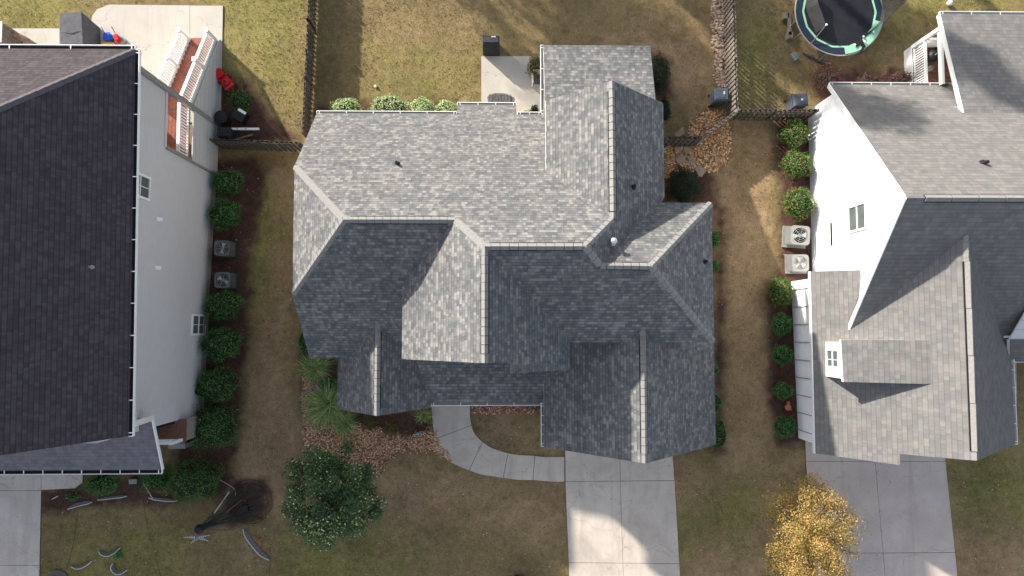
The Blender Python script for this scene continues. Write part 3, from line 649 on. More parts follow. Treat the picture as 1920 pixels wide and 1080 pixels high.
wrb.prism([(xgl, g0y, 0), (xgl2, g1y, 0), (xj, g1y, 0), (xj, g2y, 0), (22.2, g2y, 0), (22.2, g0y, 0)], [(xgl, g0y, 2.95), (xgl2, g1y, 2.95), (xj, g1y, 2.95), (xj, g2y, 2.95), (22.2, g2y, 2.95), (22.2, g0y, 2.95)], mr)
wrb.prism([(xgl + .1, g0y - .1, 2.9), (22.0, g0y - .1, 2.9), (aR.x - .15, g0y - .1, aR.z - .45)], [(xgl2 + .1, g2y + .02, 2.9), (22.0, g2y + .02, 2.9), (aR.x, g2y + .02, aR.z - .45)], mr)
wrb.prism([(dn0.x + .12, dn0.y - .12, 2.9), (dn1.x - .2, dn0.y - .12, 2.9), (dn1.x - .2, ds0.y + .12, 2.9), (ds0.x + .06, ds0.y + .12, 2.9)],
          [(dn0.x + .12, dn0.y - .12, 4.82), (dn1.x - .2, dn0.y - .12, dn1.z - .2), (dn1.x - .2, ds0.y + .12, dn1.z - .2), (ds0.x + .06, ds0.y + .12, 4.82)], mr)
# gable of the far entry
wrb.prism([(P(1897, 633, 4.4).x, e0.y + .05, 3.8), (XE, e0.y + .05, 3.8), (XE, e0.y + .05, 7.5), ], [(P(1897, 633, 4.4).x, e0.y + .15, 3.8), (XE, e0.y + .15, 3.8), (XE, e0.y + .15, 7.5)], mr)
wrb.build('wall', house_r)
tr_ = MB()
gd_ = Vector((xgl2 - xgl, g1y - g0y, 0)).normalized()
for i in range(9):
    q = Vector((xgl, g0y, 0)).lerp(Vector((xgl2, g1y, 0)), (i + .5) / 9); tr_.beam(q + Vector((-.012, 0, 0)), q + Vector((-.012, 0, 2.9)), .04, .03, M['metal_l'])
tr_.build('wall_batten', house_r)
gx0, gx1 = P(1540, 855, .5).x, P(1760, 855, .5).x
gd = MB()
for i in range(4): gd.bx(gx0, gx1, g1y - .06, g1y - .005, .05 + i * .56, .05 + i * .56 + .54, M['white'])
gd.build('garage_door', house_r)
WLr = Vx(xwl)
k1 = hit(1608, 408, WLr)
window(house_r, (xwl, k1.y, k1.z), (0, 1, 0), (0, 0, 1), 1.0, 1.3, (-1, 0, 0), 0)
k2 = hit(1559, 418, WLr), hit(1559, 461, WLr)
sb_ = MB(); sb_.bx(xwl - .04, xwl + .02, k2[1].y, k2[0].y, k2[0].z - .05, k2[0].z + .05, M['black']); sb_.build('slot_vent', house_r)
dwf = dn0.x + .12
window(house_r, (dwf - .0, (dn0.y + ds0.y) / 2, 4.02), (0, 1, 0), (0, 0, 1), .75, .95, (-1, 0, 0), 1)
# covered back deck of the right house
deck2 = thing('back_deck', 'brown floored covered deck with white railing and corner post at the white house', 'deck', P(1735, 120, 0))
cA = P(1709, 88, .58); cxx = cA.x + .08; yT = cA.y
fd2 = MB()
for i in range(10): fd2.bx(cxx, 26, RN0.y - .4 + i * (yT - RN0.y + .4) / 10, RN0.y - .4 + (i + 1) * (yT - RN0.y + .4) / 10 - .012, .5, .56, M['browndeck'])
fd2.build('deck_floor', deck2)
fs = MB(); fs.bx(cxx - .12, cxx - .07, RN0.y - .3, yT, .0, .62, M['white']); fs.bx(cxx - .07, 26, yT, yT + .05, .0, .6, M['white']); fs.build('skirting', deck2)
cp = MB(); cp.beam((cxx, yT, .5), (cxx, yT, 2.72), .16, .16, M['white']); cp.build('corner_post', deck2)
hb = MB(); hb.bx(cxx - .02, cxx + .1, RN0.y, yT + .1, 2.45, 2.68, M['white']); hb.bx(cxx + .1, 26, yT - .1, yT + .1, 2.45, 2.68, M['white']); hb.build('header_beam', deck2)
def rail2(a, b, z0, parent, step=.12, wdr=.12):
    a, b = Vector(a), Vector(b); L = (b - a).length; d = (b - a) / L; m_ = MB()
    for h, ww in ((.95, wdr), (.1, .08)): m_.beam(a + Vector((0, 0, z0 + h)), b + Vector((0, 0, z0 + h)), ww, .06, M['white'])
    for i in range(int(L / step)):
        q = a + d * (i + .5) * step; m_.beam(q + Vector((0, 0, z0 + .1)), q + Vector((0, 0, z0 + .93)), .045, .045, M['white'])
    return m_.build('railing', parent)
rail2((cxx, RN0.y - .2, 0), (cxx, yT - .08, 0), .56, deck2); rail2((cxx + .08, yT, 0), (25.5, yT, 0), .56, deck2)

# ================================================================== fences
def fence(name, label, pts, h, mat, step=.235, pw=.142, side=1, group=None, thick=.11, post_every=2.4, skip=0):
    """shadow-box fence: boards alternate on the two faces of the rails"""
    pts = [Vector(p) for p in pts]; t = thing(name, label, 'fence', pts[0], group); tot = 0
    pm = MB(); posts = []; rails = MB()
    for a, b in zip(pts, pts[1:]):
        L = (b - a).length; d = (b - a) / L; nrm = Vector((-d.y, d.x, 0)); n = int(L / (step / 2)); th = math.atan2(d.y, d.x)
        for i in range(n + 1):
            q = a + d * (i * step / 2) + nrm * (thick / 2) * (1 if i % 2 else -1)
            hh = h + random.uniform(-.03, .02); tl = random.uniform(-.02, .02)
            c1 = [q + d * s * pw / 2 + nrm * e * .011 for s, e in ((-1, -1), (1, -1), (1, 1), (-1, 1))]
            pm.prism([(c.x, c.y, .03) for c in c1], [(c.x + tl, c.y + tl * .4, hh) for c in c1], mat)
        for z in (.3, h * .52, h - .22): rails.beam(a + Vector((0, 0, z)), b + Vector((0, 0, z)), .05, .09, mat)
        k = max(1, round(L / post_every))
        for i in range(k + 1):
            q = a + d * (L * i / k); posts.append(q)
    pm.build('pickets', t); rails.build('rail', t)
    for q in posts:
        pb = MB(); pb.beam(q, q + Vector((0, 0, h + .08)), .1, .1, mat); pb.build('post', t)
    return t
FH = 1.45
random.seed(5)
fL0 = P(597, -110, 0); 
def base_of(u, v, z): q = P(u, v, z); return Vector((q.x, q.y, 0))
fence('wooden_fence', 'weathered shadowbox fence between the tan back lawn and the deck yard', [P(598, -130, 0), P(591, 60, 0), P(581, 262, 0)], 1.3, M['wood_d'], pw=.165, thick=.07)
fence('wooden_fence', 'dark short fence run joining the pale grey house to the long fence', [base_of(396, 262, FH), base_of(561, 268, FH)], FH, M['wood_d'])
fR1 = base_of(1382, 206, FH)
fence('wooden_fence', 'weathered fence with a strip of river rock along its foot', [base_of(1374, -90, FH), fR1], FH, M['wood'])
fence('wooden_fence', 'dark short fence run from the grey bin corner to the white house', [fR1 + Vector((.1, 0, 0)), base_of(1533, 207, FH)], FH, M['wood_d'])
gq = base_of(1316, 258, FH)
fence('wooden_fence', 'slanting fence run across the river rock pile', [fR1 + Vector((-.05, -.1, 0)), gq], FH, M['wood'])
fence('wooden_gate', 'dark picket gate over the flagstones at the middle house', [gq + Vector((-.06, 0, 0)), base_of(1249, 258, FH)], FH, M['wood_d'])['category'] = 'gate'

# ================================================================== ground
def proj(xy):
    X = np.stack([xy[:, 0], xy[:, 1], np.full(len(xy), -CAMZ)], 1)
    c = X @ np.array([list(xv), list(yv), list(zc)])       # world -> camera axes
    return 960 + F * c[:, 0] / -c[:, 2], 540 - F * c[:, 1] / -c[:, 2]
rng = np.random.default_rng(4)
def vnoise(x, y, s, seed=0):
    r = np.random.default_rng(seed); t = r.random((256, 256)); fx = x / s + 80; fy = y / s + 80
    ix = np.floor(fx).astype(int); iy = np.floor(fy).astype(int); dx_ = fx - ix; dy_ = fy - iy; dx_ = dx_ * dx_ * (3 - 2 * dx_); dy_ = dy_ * dy_ * (3 - 2 * dy_)
    g = lambda a, b: t[a % 256, b % 256]
    return (g(ix, iy) * (1 - dx_) + g(ix + 1, iy) * dx_) * (1 - dy_) + (g(ix, iy + 1) * (1 - dx_) + g(ix + 1, iy + 1) * dx_) * dy_
def inpoly(u, v, poly):
    c = np.zeros(len(u), bool); n = len(poly)
    for i in range(n):
        x1, y1 = poly[i]; x2, y2 = poly[(i + 1) % n]
        if y1 == y2: continue
        k = ((y1 > v) != (y2 > v)) & (u < (x2 - x1) * (v - y1) / (y2 - y1) + x1); c ^= k
    return c
def pdist(u, v, poly):
    """signed distance in picture-survey units, negative inside"""
    d = np.full(len(u), 1e9); n = len(poly)
    for i in range(n):
        x1, y1 = poly[i]; x2, y2 = poly[(i + 1) % n]; ex, ey = x2 - x1, y2 - y1
        t = np.clip(((u - x1) * ex + (v - y1) * ey) / (ex * ex + ey * ey + 1e-9), 0, 1); d = np.minimum(d, np.hypot(u - x1 - t * ex, v - y1 - t * ey))
    return np.where(inpoly(u, v, poly), -d, d)
gxs = np.arange(-27.5, 27.6, .11); gys = np.arange(-16, 19.1, .11)
GX, GY = np.meshgrid(gxs, gys); gx_, gy_ = GX.ravel(), GY.ravel(); U, Vv = proj(np.stack([gx_, gy_], 1))
nz = (vnoise(gx_, gy_, .9, 1) * .5 + vnoise(gx_, gy_, .35, 2) * .3 + vnoise(gx_, gy_, .16, 3) * .2) - .5
def cover(polys, soft=10, amp=34):
    m = np.zeros(len(U))
    for p in polys: m = np.maximum(m, np.clip(.5 - (pdist(U, Vv, p) + nz * amp) / soft / 2, 0, 1))
    return m
mulch = cover([[(395, 300), (470, 290), (500, 300), (490, 380), (470, 480), (470, 640), (455, 720), (450, 800), (440, 880), (430, 905), (420, 930), (330, 945), (80, 960), (78, 915), (330, 880), (340, 700), (380, 500)],
    [(415, 190), (425, 150), (470, 150), (520, 230), (560, 262), (400, 280)], [(1455, 225), (1530, 225), (1525, 830), (1460, 835), (1445, 740), (1440, 540), (1465, 500), (1460, 400)],
    [(1340, 380), (1362, 390), (1360, 845), (1335, 850)], [(640, 770), (812, 765), (812, 822), (740, 812), (660, 818)], [(560, 640), (640, 680), (640, 790), (562, 780)], [(1540, 130), (1705, 130), (1760, 160), (1530, 180)], [(600, 195), (860, 185), (860, 215), (590, 215)],
    [(1243, 310), (1330, 320), (1340, 380), (1243, 380)], [(1218, 100), (1250, 110), (1260, 180), (1225, 190)], [(440, 905), (500, 900), (505, 985), (430, 985)]])
green = .85 * cover([[(395, -40), (575, -40), (570, 200), (500, 190), (430, 120)], [(-40, -40), (180, -40), (150, 60), (-40, 60)], [(480, 330), (540, 380), (520, 520), (470, 620), (470, 440)],
    [(120, 1010), (330, 1000), (320, 1130), (100, 1130)], [(1700, -40), (1960, -40), (1960, 20), (1700, 60), (1650, 120)], [(1380, 60), (1450, 40), (1460, 200), (1390, 200)], [(700, 120), (900, 110), (900, 190), (700, 190)], [(1780, 870), (1960, 830), (1960, 1000), (1800, 960)],
    [(1230, 960), (1420, 900), (1420, 1000), (1280, 1040)], [(540, 1010), (700, 1000), (800, 1130), (520, 1130)]], 40, 120)
bare = cover([[(500, 300), (548, 290), (548, 660), (560, 760), (500, 740), (520, 500)], [(1345, 230), (1440, 240), (1430, 600), (1450, 900), (1380, 870), (1370, 500)], [(1180, 60), (1340, 60), (1340, 240), (1250, 200)], [(400, 900), (560, 820), (540, 960), (470, 1000)],
    [(900, 760), (1018, 770), (1015, 850), (930, 840)], [(1560, 100), (1700, 90), (1700, 140), (1560, 130)], [(690, 850), (1060, 910), (1060, 1000), (700, 960)], [(1780, 1000), (1960, 980), (1960, 1130), (1790, 1130)], [(1270, 900), (1500, 850), (1440, 1130), (1280, 1130)], [(1500, 0), (1500, 120), (1420, 160), (1440, 90)]], 45, 130)
hgt = (vnoise(gx_, gy_, 1.3, 8) - .5) * .03 - .02
me = bpy.data.meshes.new('ground'); nx, ny = len(gxs), len(gys)
vs = np.stack([gx_, gy_, hgt], 1)
ii = np.arange(nx * ny).reshape(ny, nx); fq = np.stack([ii[:-1, :-1], ii[:-1, 1:], ii[1:, 1:], ii[1:, :-1]], -1).reshape(-1, 4)
# the outer field carries the sheet on to the horizon
ring_in = [ii[0, 0], ii[0, -1], ii[-1, -1], ii[-1, 0]]
far = np.array([(-400, -400, -.02), (400, -400, -.02), (400, 400, -.02), (-400, 400, -.02)]); n0 = len(vs)
vs = np.concatenate([vs, far]); sides = [list(ii[0, :]), list(ii[:, -1]), list(ii[-1, ::-1]), list(ii[::-1, 0])]
faces = fq.tolist()
for s_, side in enumerate(sides):
    a, b = n0 + s_, n0 + (s_ + 1) % 4; faces.append([a, b] + [int(q) for q in side[::-1]])
me.from_pydata(vs.tolist(), [], faces)
green = np.maximum(green, cover([[(488, 350), (512, 360), (505, 470), (490, 560), (470, 540), (475, 440)]], 12, 40)); bare = bare * (1 - green * .8)
bare = np.maximum(bare, .9 * cover([[(500, 300), (552, 290), (552, 660), (566, 800), (540, 960), (430, 960), (440, 880), (470, 640), (500, 540)], [(1350, 230), (1450, 240), (1440, 600), (1460, 900), (1350, 900), (1350, 500)]], 14, 60)) * (1 - green)
RK = [[(1334, -60), (1352, -60), (1357, 70), (1361, 165), (1345, 165), (1338, 60)], [(1288, 245), (1325, 205), (1360, 212), (1372, 235), (1371, 290), (1352, 315), (1330, 322), (1312, 300), (1300, 275)], [(566, 702), (606, 712), (630, 792), (700, 806), (760, 822), (812, 800), (830, 848), (760, 842), (722, 870), (705, 895), (640, 880), (600, 850), (566, 850)], [(882, 758), (1010, 758), (1006, 774), (884, 776)]]
rockbed = cover(RK, 4, 14)
for nm, arr in (('rockbed', rockbed), ('mulch', mulch), ('green', green), ('bare', bare)):
    at = me.attributes.new(nm, 'FLOAT', 'POINT'); at.data.foreach_set('value', np.concatenate([arr, np.zeros(4)]).astype(np.float32))
gm, gnt, gb = newmat('lawn', .95); k = NB(gnt); p = k.pos()
att = lambda n_: k.n('ShaderNodeAttribute', attribute_name=n_).outputs['Fac']
n1 = k.noise(.45, 5, .6, p); n2 = k.noise(3.2, 6, .7, p, dist=.4); n3 = k.noise(26, 4, .75, p)
mp_ = k.n('ShaderNodeMapping'); mp_.inputs['Scale'].default_value = (1, 1.6, 1); k.l(p, mp_.inputs[0]); n4 = k.noise(75, 3, .7, mp_.outputs[0])
v_ = k.m('ADD', k.m('ADD', k.m('MULTIPLY', n1, .35), k.m('MULTIPLY', n2, .4)), k.m('MULTIPLY', n3, .5))
v_ = k.m('SUBTRACT', k.m('ADD', v_, k.m('MULTIPLY', k.m('SUBTRACT', n4, .5), .3)), .05)
tan_ = k.ramp(v_, [(.38, (0.108, 0.085, 0.036)), (.52, (0.215, 0.156, 0.076)), (.62, (0.308, 0.223, 0.109)), (.78, (0.440, 0.326, 0.188))])
grn = k.ramp(v_, [(.38, (0.081, 0.091, 0.027)), (.52, (0.193, 0.180, 0.054)), (.64, (0.321, 0.276, 0.090)), (.8, (0.514, 0.399, 0.171))])
brn = k.ramp(v_, [(.38, (0.166, 0.110, 0.061)), (.52, (0.330, 0.213, 0.121)), (.64, (0.468, 0.317, 0.180)), (.8, (0.657, 0.482, 0.301))])
mul = k.ramp(v_, [(.38, (0.026, 0.014, 0.010)), (.55, (0.080, 0.041, 0.031)), (.68, (0.146, 0.076, 0.059)), (.8, (0.268, 0.172, 0.125))])
c = k.mix(att('green'), tan_, grn); c = k.mix(k.m('MULTIPLY', att('bare'), .85), c, brn)
gp = k.m('MULTIPLY', k.m('GREATER_THAN', k.noise(1.7, 4, .7, p, dist=.5), .6), .5); c = k.mix(gp, c, grn); c = k.mix(att('mulch'), c, mul); c = k.mix(att('rockbed'), c, k.ramp(v_, [(.38, (.10, .05, .035)), (.55, (.26, .15, .10)), (.75, (.40, .26, .18))]))
k.l(c, gb.inputs['Base Color']); h_ = k.m('ADD', k.m('MULTIPLY', n3, 1.0), k.m('MULTIPLY', n4, .5)); k.bump(h_, gb, .065, .9)
me.materials.append(gm); go = bpy.data.objects.new('ground', me); sc.collection.objects.link(go); tag(go, kind='structure')
me.polygons.foreach_set('use_smooth', [True] * len(me.polygons))

# ---------------- concrete
def slabs(name, panels, mat, z=.03, gap=.014, edge=None):
    mb = MB(); zz = z
    for pn_ in panels:
        q = [P(u, v, z) for u, v in pn_]; c = sum(q, Vector()) / len(q)
        ins_ = []
        for a in q:
            d = (c - a); ins_.append(a + d.normalized() * gap)
        mb.prism([(a.x, a.y, -.12) for a in ins_], [(a.x, a.y, z) for a in ins_], mat)
        mb.prism([(a.x, a.y, -.14) for a in q], [(a.x, a.y, z - .022) for a in q], M['joint'])
    return tag(mb.build(name), kind='structure')
slabs('driveway', [[(1059, 820), (1162, 820), (1163, 902), (1060, 903)], [(1162, 820), (1259, 820), (1265, 901), (1163, 902)],
    [(1060, 903), (1163, 902), (1168, 1056), (1066, 1055)], [(1163, 902), (1265, 901), (1274, 1057), (1168, 1056)],
    [(1066, 1055), (1168, 1056), (1174, 1210), (1072, 1209)], [(1168, 1056), (1274, 1057), (1283, 1211), (1174, 1210)]], M['conc'])
slabs('driveway', [[(1508, 780), (1638, 780), (1641, 865), (1511, 865)], [(1638, 780), (1772, 780), (1773, 865), (1641, 865)],
    [(1511, 865), (1641, 865), (1656, 1037), (1526, 1037)], [(1641, 865), (1773, 865), (1791, 1036), (1656, 1037)],
    [(1526, 1037), (1656, 1037), (1671, 1209), (1541, 1209)], [(1656, 1037), (1791, 1036), (1808, 1208), (1671, 1209)]], M['conc_r'])
slabs('driveway', [[(-60, 820), (77, 820), (77, 920), (-60, 920)], [(-60, 920), (77, 920), (74, 1060), (-60, 1060)], [(-60, 1060), (74, 1060), (71, 1210), (-60, 1210)],
    [(77, 820), (155, 820), (155, 905), (140, 916), (77, 919)]], M['conc_l'])
slabs('patio', [[(902, 105), (1030, 105), (1030, 235), (902, 235)]], M['patio'])
slabs('patio', [[(-60, 53), (112, 53), (112, 130), (-60, 130)], [(112, 53), (170, 53), (172, 30), (182, 17), (204, 8), (356, 10), (357, 230), (112, 230)], [(356, 10), (418, 10), (414, 230), (357, 230)]], M['patio'])
slabs('footpath', [[(1896, 640), (1906, 640), (1906, 698), (1896, 698)], [(1896, 698), (1906, 698), (1907, 742), (1897, 742)], [(1897, 742), (1907, 742), (1903, 800), (1897, 800)]], M['conc_r'])
def bez(pts, n):
    out_ = []
    m = len(pts)
    for i in range(m - 1):
        p0, p1, p2, p3 = pts[max(i - 1, 0)], pts[i], pts[i + 1], pts[min(i + 2, m - 1)]
        for q in range(n):
            t = q / n; out_.append(tuple(.5 * (2 * b + (c_ - a) * t + (2 * a - 5 * b + 4 * c_ - d) * t * t + (3 * b - a - 3 * c_ + d) * t ** 3) for a, b, c_, d in zip(p0, p1, p2, p3)))
    return out_ + [pts[-1]]
segs = [([(807, 690), (809, 757), (811, 790), (815, 824)], [(880, 690), (881, 757), (881, 780), (884, 798)]),
        ([(815, 824), (826, 848), (846, 867), (880, 882)], [(884, 798), (888, 810), (895, 820), (905, 829)]),
        ([(880, 882), (905, 890), (925, 893), (944, 896)], [(905, 829), (918, 838), (935, 845), (953, 850)]),
        ([(944, 896), (965, 899), (983, 900), (1000, 900)], [(953, 850), (970, 853), (985, 854), (1003, 855)]),
        ([(1000, 900), (1020, 902), (1040, 903), (1059, 903)], [(1003, 855), (1020, 857), (1040, 857), (1059, 857)])]
wk = MB()
for o_, i_ in segs:
    O = [P(*q, .03) for q in bez(o_, 5)]; I = [P(*q, .03) for q in bez(i_, 5)]; n = len(O)
    for a in range(n - 1):
        quad = [O[a], O[a + 1], I[a + 1], I[a]]
        if a == n - 2:
            d = (O[a + 1] - O[a]).normalized() * .022; quad[1] = quad[1] - d; d = (I[a + 1] - I[a]).normalized() * .022; quad[2] = quad[2] - d
        wk.face(quad[::-1] if (quad[1] - quad[0]).cross(quad[2] - quad[0]).z < 0 else quad, M['conc'])
        for L_ in ((O[a], O[a + 1]), (I[a], I[a + 1])): wk.face([L_[0], L_[1], L_[1] + Vector((0, 0, -.12)), L_[0] + Vector((0, 0, -.12))], M['conc'])
    wk.face([q - Vector((0, 0, .022)) for q in O] + [q - Vector((0, 0, .022)) for q in I[::-1]], M['joint'])
tag(wk.build('walkway'), kind='structure')
# ================================================================== plants
def leaf_faces(mb, pos, size, mat, rnd, nrm=None, asp=.55, r=random):
    n = nrm if nrm is not None else Vector((r.gauss(0, 1), r.gauss(0, 1), r.gauss(0, 1)))
    n = (n.normalized() + Vector((r.gauss(0, .55), r.gauss(0, .55), r.gauss(0, .55)))).normalized()
    a = n.orthogonal().normalized(); t = r.uniform(0, 6.28); x = (a * math.cos(t) + n.cross(a) * math.sin(t)); y = n.cross(x)
    L, W = size * .5, size * asp * .5
    mb.face([pos - x * L, pos - y * W + n * W * .3, pos + x * L, pos + y * W + n * W * .3], mat, None, rnd)
def lump(d, seed, amp):
    return 1 + amp * (math.sin(d.x * 5.1 + seed) * math.sin(d.y * 4.3 + seed * 2.1) + .6 * math.sin(d.z * 6.3 + seed * 1.3 + d.x * 7) * math.cos(d.y * 8.2 + seed)) 
def bush(name, label, u, v, ru, rv, h, mat, n=1500, leaf=.06, group=None, core=.78, z0=0, amp=.13, cat='bush', seedk=0, sq=2.3, sticks=0):
    """u, v: middle of the crown in the survey; ru, rv its half sizes in survey units at crown height"""
    r = random.Random(int(u * 7 + v * 13 + seedk)); c = P(u, v, z0 + h * .62); s = (CAMZ - h * .62) / F; rx, ry, rz = ru * s, rv * s, h * .5
    cen = Vector((c.x, c.y, z0 + h * .5)); sd = r.uniform(0, 50); mb = MB()
    rings, segs_ = 8, 14; grid = []
    for i in range(rings + 1):
        th = math.pi * i / rings; row = []
        for q in range(segs_):
            ph = 2 * math.pi * q / segs_; d = Vector((math.sin(th) * math.cos(ph), math.sin(th) * math.sin(ph), math.cos(th))); k_ = lump(d, sd, amp) * core
            row.append(cen + Vector((d.x * rx, d.y * ry, d.z * rz * (1.0 if d.z > 0 else .98))) * k_)
        grid.append(row)
    for i in range(rings):
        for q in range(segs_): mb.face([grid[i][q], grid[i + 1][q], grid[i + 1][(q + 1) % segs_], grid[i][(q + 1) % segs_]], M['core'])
    for _ in range(n):
        d = Vector((r.gauss(0, 1), r.gauss(0, 1), r.gauss(0, 1) + .25)).normalized(); f = lump(d, sd, amp) * r.uniform(core, 1.04)
        if r.random() < .05: f *= 1.06
        p_ = cen + Vector((d.x * rx, d.y * ry, d.z * rz)) * f
        if p_.z < .02: p_.z = .02 + r.random() * .05
        leaf_faces(mb, p_, leaf * r.uniform(.6, 1.35), mat, min(1, max(0, r.gauss(.5, .24))), d, r=r)
    for _ in range(sticks):
        t = r.uniform(0, 6.28); mb.tube([cen, cen + Vector((math.cos(t) * rx * r.uniform(.8, 1.15), math.sin(t) * ry * r.uniform(.8, 1.15), rz * r.uniform(.2, .9)))], [.012, .004], M['bark'], 3)
    o = mb.build(name); return tag(o, label, cat, group)
GL = 'clipped bushes along the pale grey house'
L = lambda *a, **k_: bush('shrub', *a, group=GL, amp=.2, sticks=6, **k_)
hl = M['leaf_holly']
L('round dark green bush nearest the dark short fence, beside the pale grey wall', 425, 341, 31, 25, 1.1, hl, n=2200)
L('round dark green bush just above the first dark air conditioner', 420, 400, 32, 31, 1.2, hl, n=2600)
L('dark green bush just below the second dark air conditioner', 414, 573, 38, 29, 1.15, hl, n=2600)
L('dark green bush covering the lower corner of the small ground window', 412, 645, 41, 33, 1.25, hl, n=2800)
L('dark green bush against the pale grey wall, second from the front porch', 402, 722, 44, 34, 1.3, hl, n=3000)
b_ = L('large dark bush with a lighter green side, beside the front porch floor', 396, 801, 48, 43, 1.5, hl, n=3800)
L('large bright green round bush in front of the porch corner', 363, 902, 50, 43, 1.5, M['leaf_bright'], n=4200)
bush('shrub', 'loose yellow-green bush below the porch gutter, beside the concrete corner', 188, 908, 33, 25, .9, M['leaf_bright'], n=1500, leaf=.08, core=.6, amp=.2, group='loose shrubs under the porch gutter')
bush('shrub', 'loose yellow-green bush below the porch gutter, beside the large bright bush', 292, 898, 34, 28, .9, M['leaf_bright'], n=1500, leaf=.08, core=.6, amp=.2, group='loose shrubs under the porch gutter')
bush('shrub', 'low dark spreading shrub beside the red lawn mower', 450, 188, 30, 27, .5, hl, n=900, core=.5, amp=.25)
bush('shrub', 'small dark weed clump at the pinkish concrete edge, left of the loose bushes', 135, 932, 15, 8, .3, hl, n=300, core=.5, amp=.3)
GV = 'variegated shrubs behind the middle house'
for u, v, ru, rv, t in ((647, 203, 31, 20, 'pale variegated shrub nearest the fence, leftmost of the four at the gutter'), (729, 201, 38, 24, 'widest pale variegated shrub at the gutter'), (792, 202, 24, 20, 'small pale variegated shrub between the widest one and the gutter step'), (838, 205, 24, 18, 'pale variegated shrub touching the roof step')):
    bush('shrub', t, u, v, ru, rv, .95, M['leaf_var'], n=2000, leaf=.075, group=GV, core=.8)
bush('shrub', 'bronze green shrub beside the patio and the roof gutter', 1004, 122, 17, 24, 1.3, M['leaf_olive'], n=1500, leaf=.07, core=.6, amp=.2)
bush('shrub', 'pale low plant in the patio corner under the gutter', 990, 210, 17, 6, .3, M['leaf_var'], n=300, leaf=.07, core=.5)
bush('shrub', 'small very dark spiky plant in the patio corner', 1003, 206, 8, 9, .9, M['core'], n=300, leaf=.12, core=.4)
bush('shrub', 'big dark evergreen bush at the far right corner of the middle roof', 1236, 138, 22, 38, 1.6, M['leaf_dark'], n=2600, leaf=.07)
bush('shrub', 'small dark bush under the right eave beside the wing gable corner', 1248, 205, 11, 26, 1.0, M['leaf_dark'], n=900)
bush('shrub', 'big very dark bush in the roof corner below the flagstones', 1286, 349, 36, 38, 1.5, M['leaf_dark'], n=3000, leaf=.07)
GM = 'small bushes peeping out along the right eave of the middle house'
for u, v, ru, rv, t in ((1340, 448, 11, 17, 'small green bush at the right eave just below the hip corner'), (1340, 498, 9, 13, 'small green bush at the right eave beside the roof vent'), (1336, 692, 12, 16, 'small green bush at the right eave where the garage roof begins'), (1339, 755, 16, 19, 'green bush at the right eave beside the middle of the garage roof'), (1346, 813, 20, 32, 'largest green bush at the right eave by the garage roof corner')):
    bush('shrub', t, u, v, ru, rv, .7, M['leaf_bright'], n=900, group=GM)
GR = 'shrubs along the white house'
for u, v, ru, rv, h, t in ((1493, 250, 29, 27, 1.2, 'red tipped green shrub nearest the dark short fence at the white wall'), (1497, 307, 29, 27, 1.2, 'red tipped green shrub, second below the fence at the white wall'), (1500, 380, 32, 32, 1.35, 'bright green shrub with orange tips just above the pale air conditioners'), (1465, 546, 24, 29, 1.0, 'dark shrub with a few orange leaves just below the pale air conditioners')):
    bush('shrub', t, u, v, ru, rv, h, M['leaf_cam'], n=2400, leaf=.07, group=GR, amp=.16)
GQ = 'small dark shrubs along the garage wall'
for u, v, ru, rv, t in ((1467, 608, 21, 23, 'small dark shrub, topmost of the row by the garage wall'), (1468, 666, 20, 20, 'small dark shrub by the garage wall, level with the dormer'), (1469, 733, 19, 17, 'smallest dark shrub by the garage wall, just above the terracotta pots'), (1473, 801, 22, 22, 'dark green shrub by the garage wall corner, below the terracotta pots')):
    bush('shrub', t, u, v, ru, rv, .8, hl, n=1500, group=GQ)
GB = 'burgundy shrubs behind the white house'
for u, v, ru, rv, n_, t in ((1553, 150, 35, 33, 2800, 'large round burgundy shrub at the white house gutter corner'), (1634, 152, 30, 17, 900, 'thin burgundy shrub in the middle of the gutter'), (1692, 146, 30, 18, 1300, 'burgundy shrub beside the white deck railing')):
    bush('shrub', t, u, v, ru, rv, 1.1, M['leaf_red'], n=n_, leaf=.06, group=GB, core=.6, amp=.2, sticks=14)
bush('shrub', 'bare reddish twiggy shrub at the bottom edge of the lawn', 972, 1084, 36, 18, .8, M['leaf_red'], n=300, leaf=.05, core=.3, amp=.3, sticks=70)
def tuft(label, u, v, r_, n, h, mat=None, seed=0, group=None, lean=(0, 0), name='ornamental_grass'):
    r = random.Random(seed); c = P(u, v, .0); mb = MB()
    for _ in range(n):
        t = r.uniform(0, 6.28); L_ = r_ * r.uniform(.45, 1.1); d = Vector((math.cos(t) + lean[0], math.sin(t) + lean[1], 0)); w_ = Vector((-d.y, d.x, 0)).normalized() * r.uniform(.008, .02)
        base = c + Vector((r.gauss(0, .1), r.gauss(0, .1), 0)); rn = min(1, max(0, r.gauss(.5, .25))); pts = []
        hh = h * r.uniform(.6, 1.15)
        for q in range(5):
            s = q / 4; pts.append(base + d * L_ * s + Vector((0, 0, hh * math.sin(min(s * 1.25, 1) * math.pi * .62) * (1 - .35 * s)))) 
        for q in range(4):
            w0, w1 = w_ * (1 - q / 4.2), w_ * (1 - (q + 1) / 4.2)
            mb.face([pts[q] - w0, pts[q] + w0, pts[q + 1] + w1, pts[q + 1] - w1], mat or M['leaf_blade'], None, rn)
    return tag(mb.build(name), label, 'grass clump', group)
GG = 'long bladed grass clumps by the small front gable'
tuft('arching green grass clump in the notch of the middle roof', 594, 688, .95, 520, .7, seed=1, group=GG)
tuft('largest silvery green grass clump spilling over the river rock by the small gable', 622, 756, 1.25, 900, .8, seed=2, group=GG, lean=(-.25, -.1))
tuft('small green grass clump half under the small front gable', 648, 792, .8, 300, .6, seed=3, group=GG)
bush('shrub', 'dark shrub at the front left eave, above the grass clumps', 573, 640, 15, 24, .8, hl, n=900)
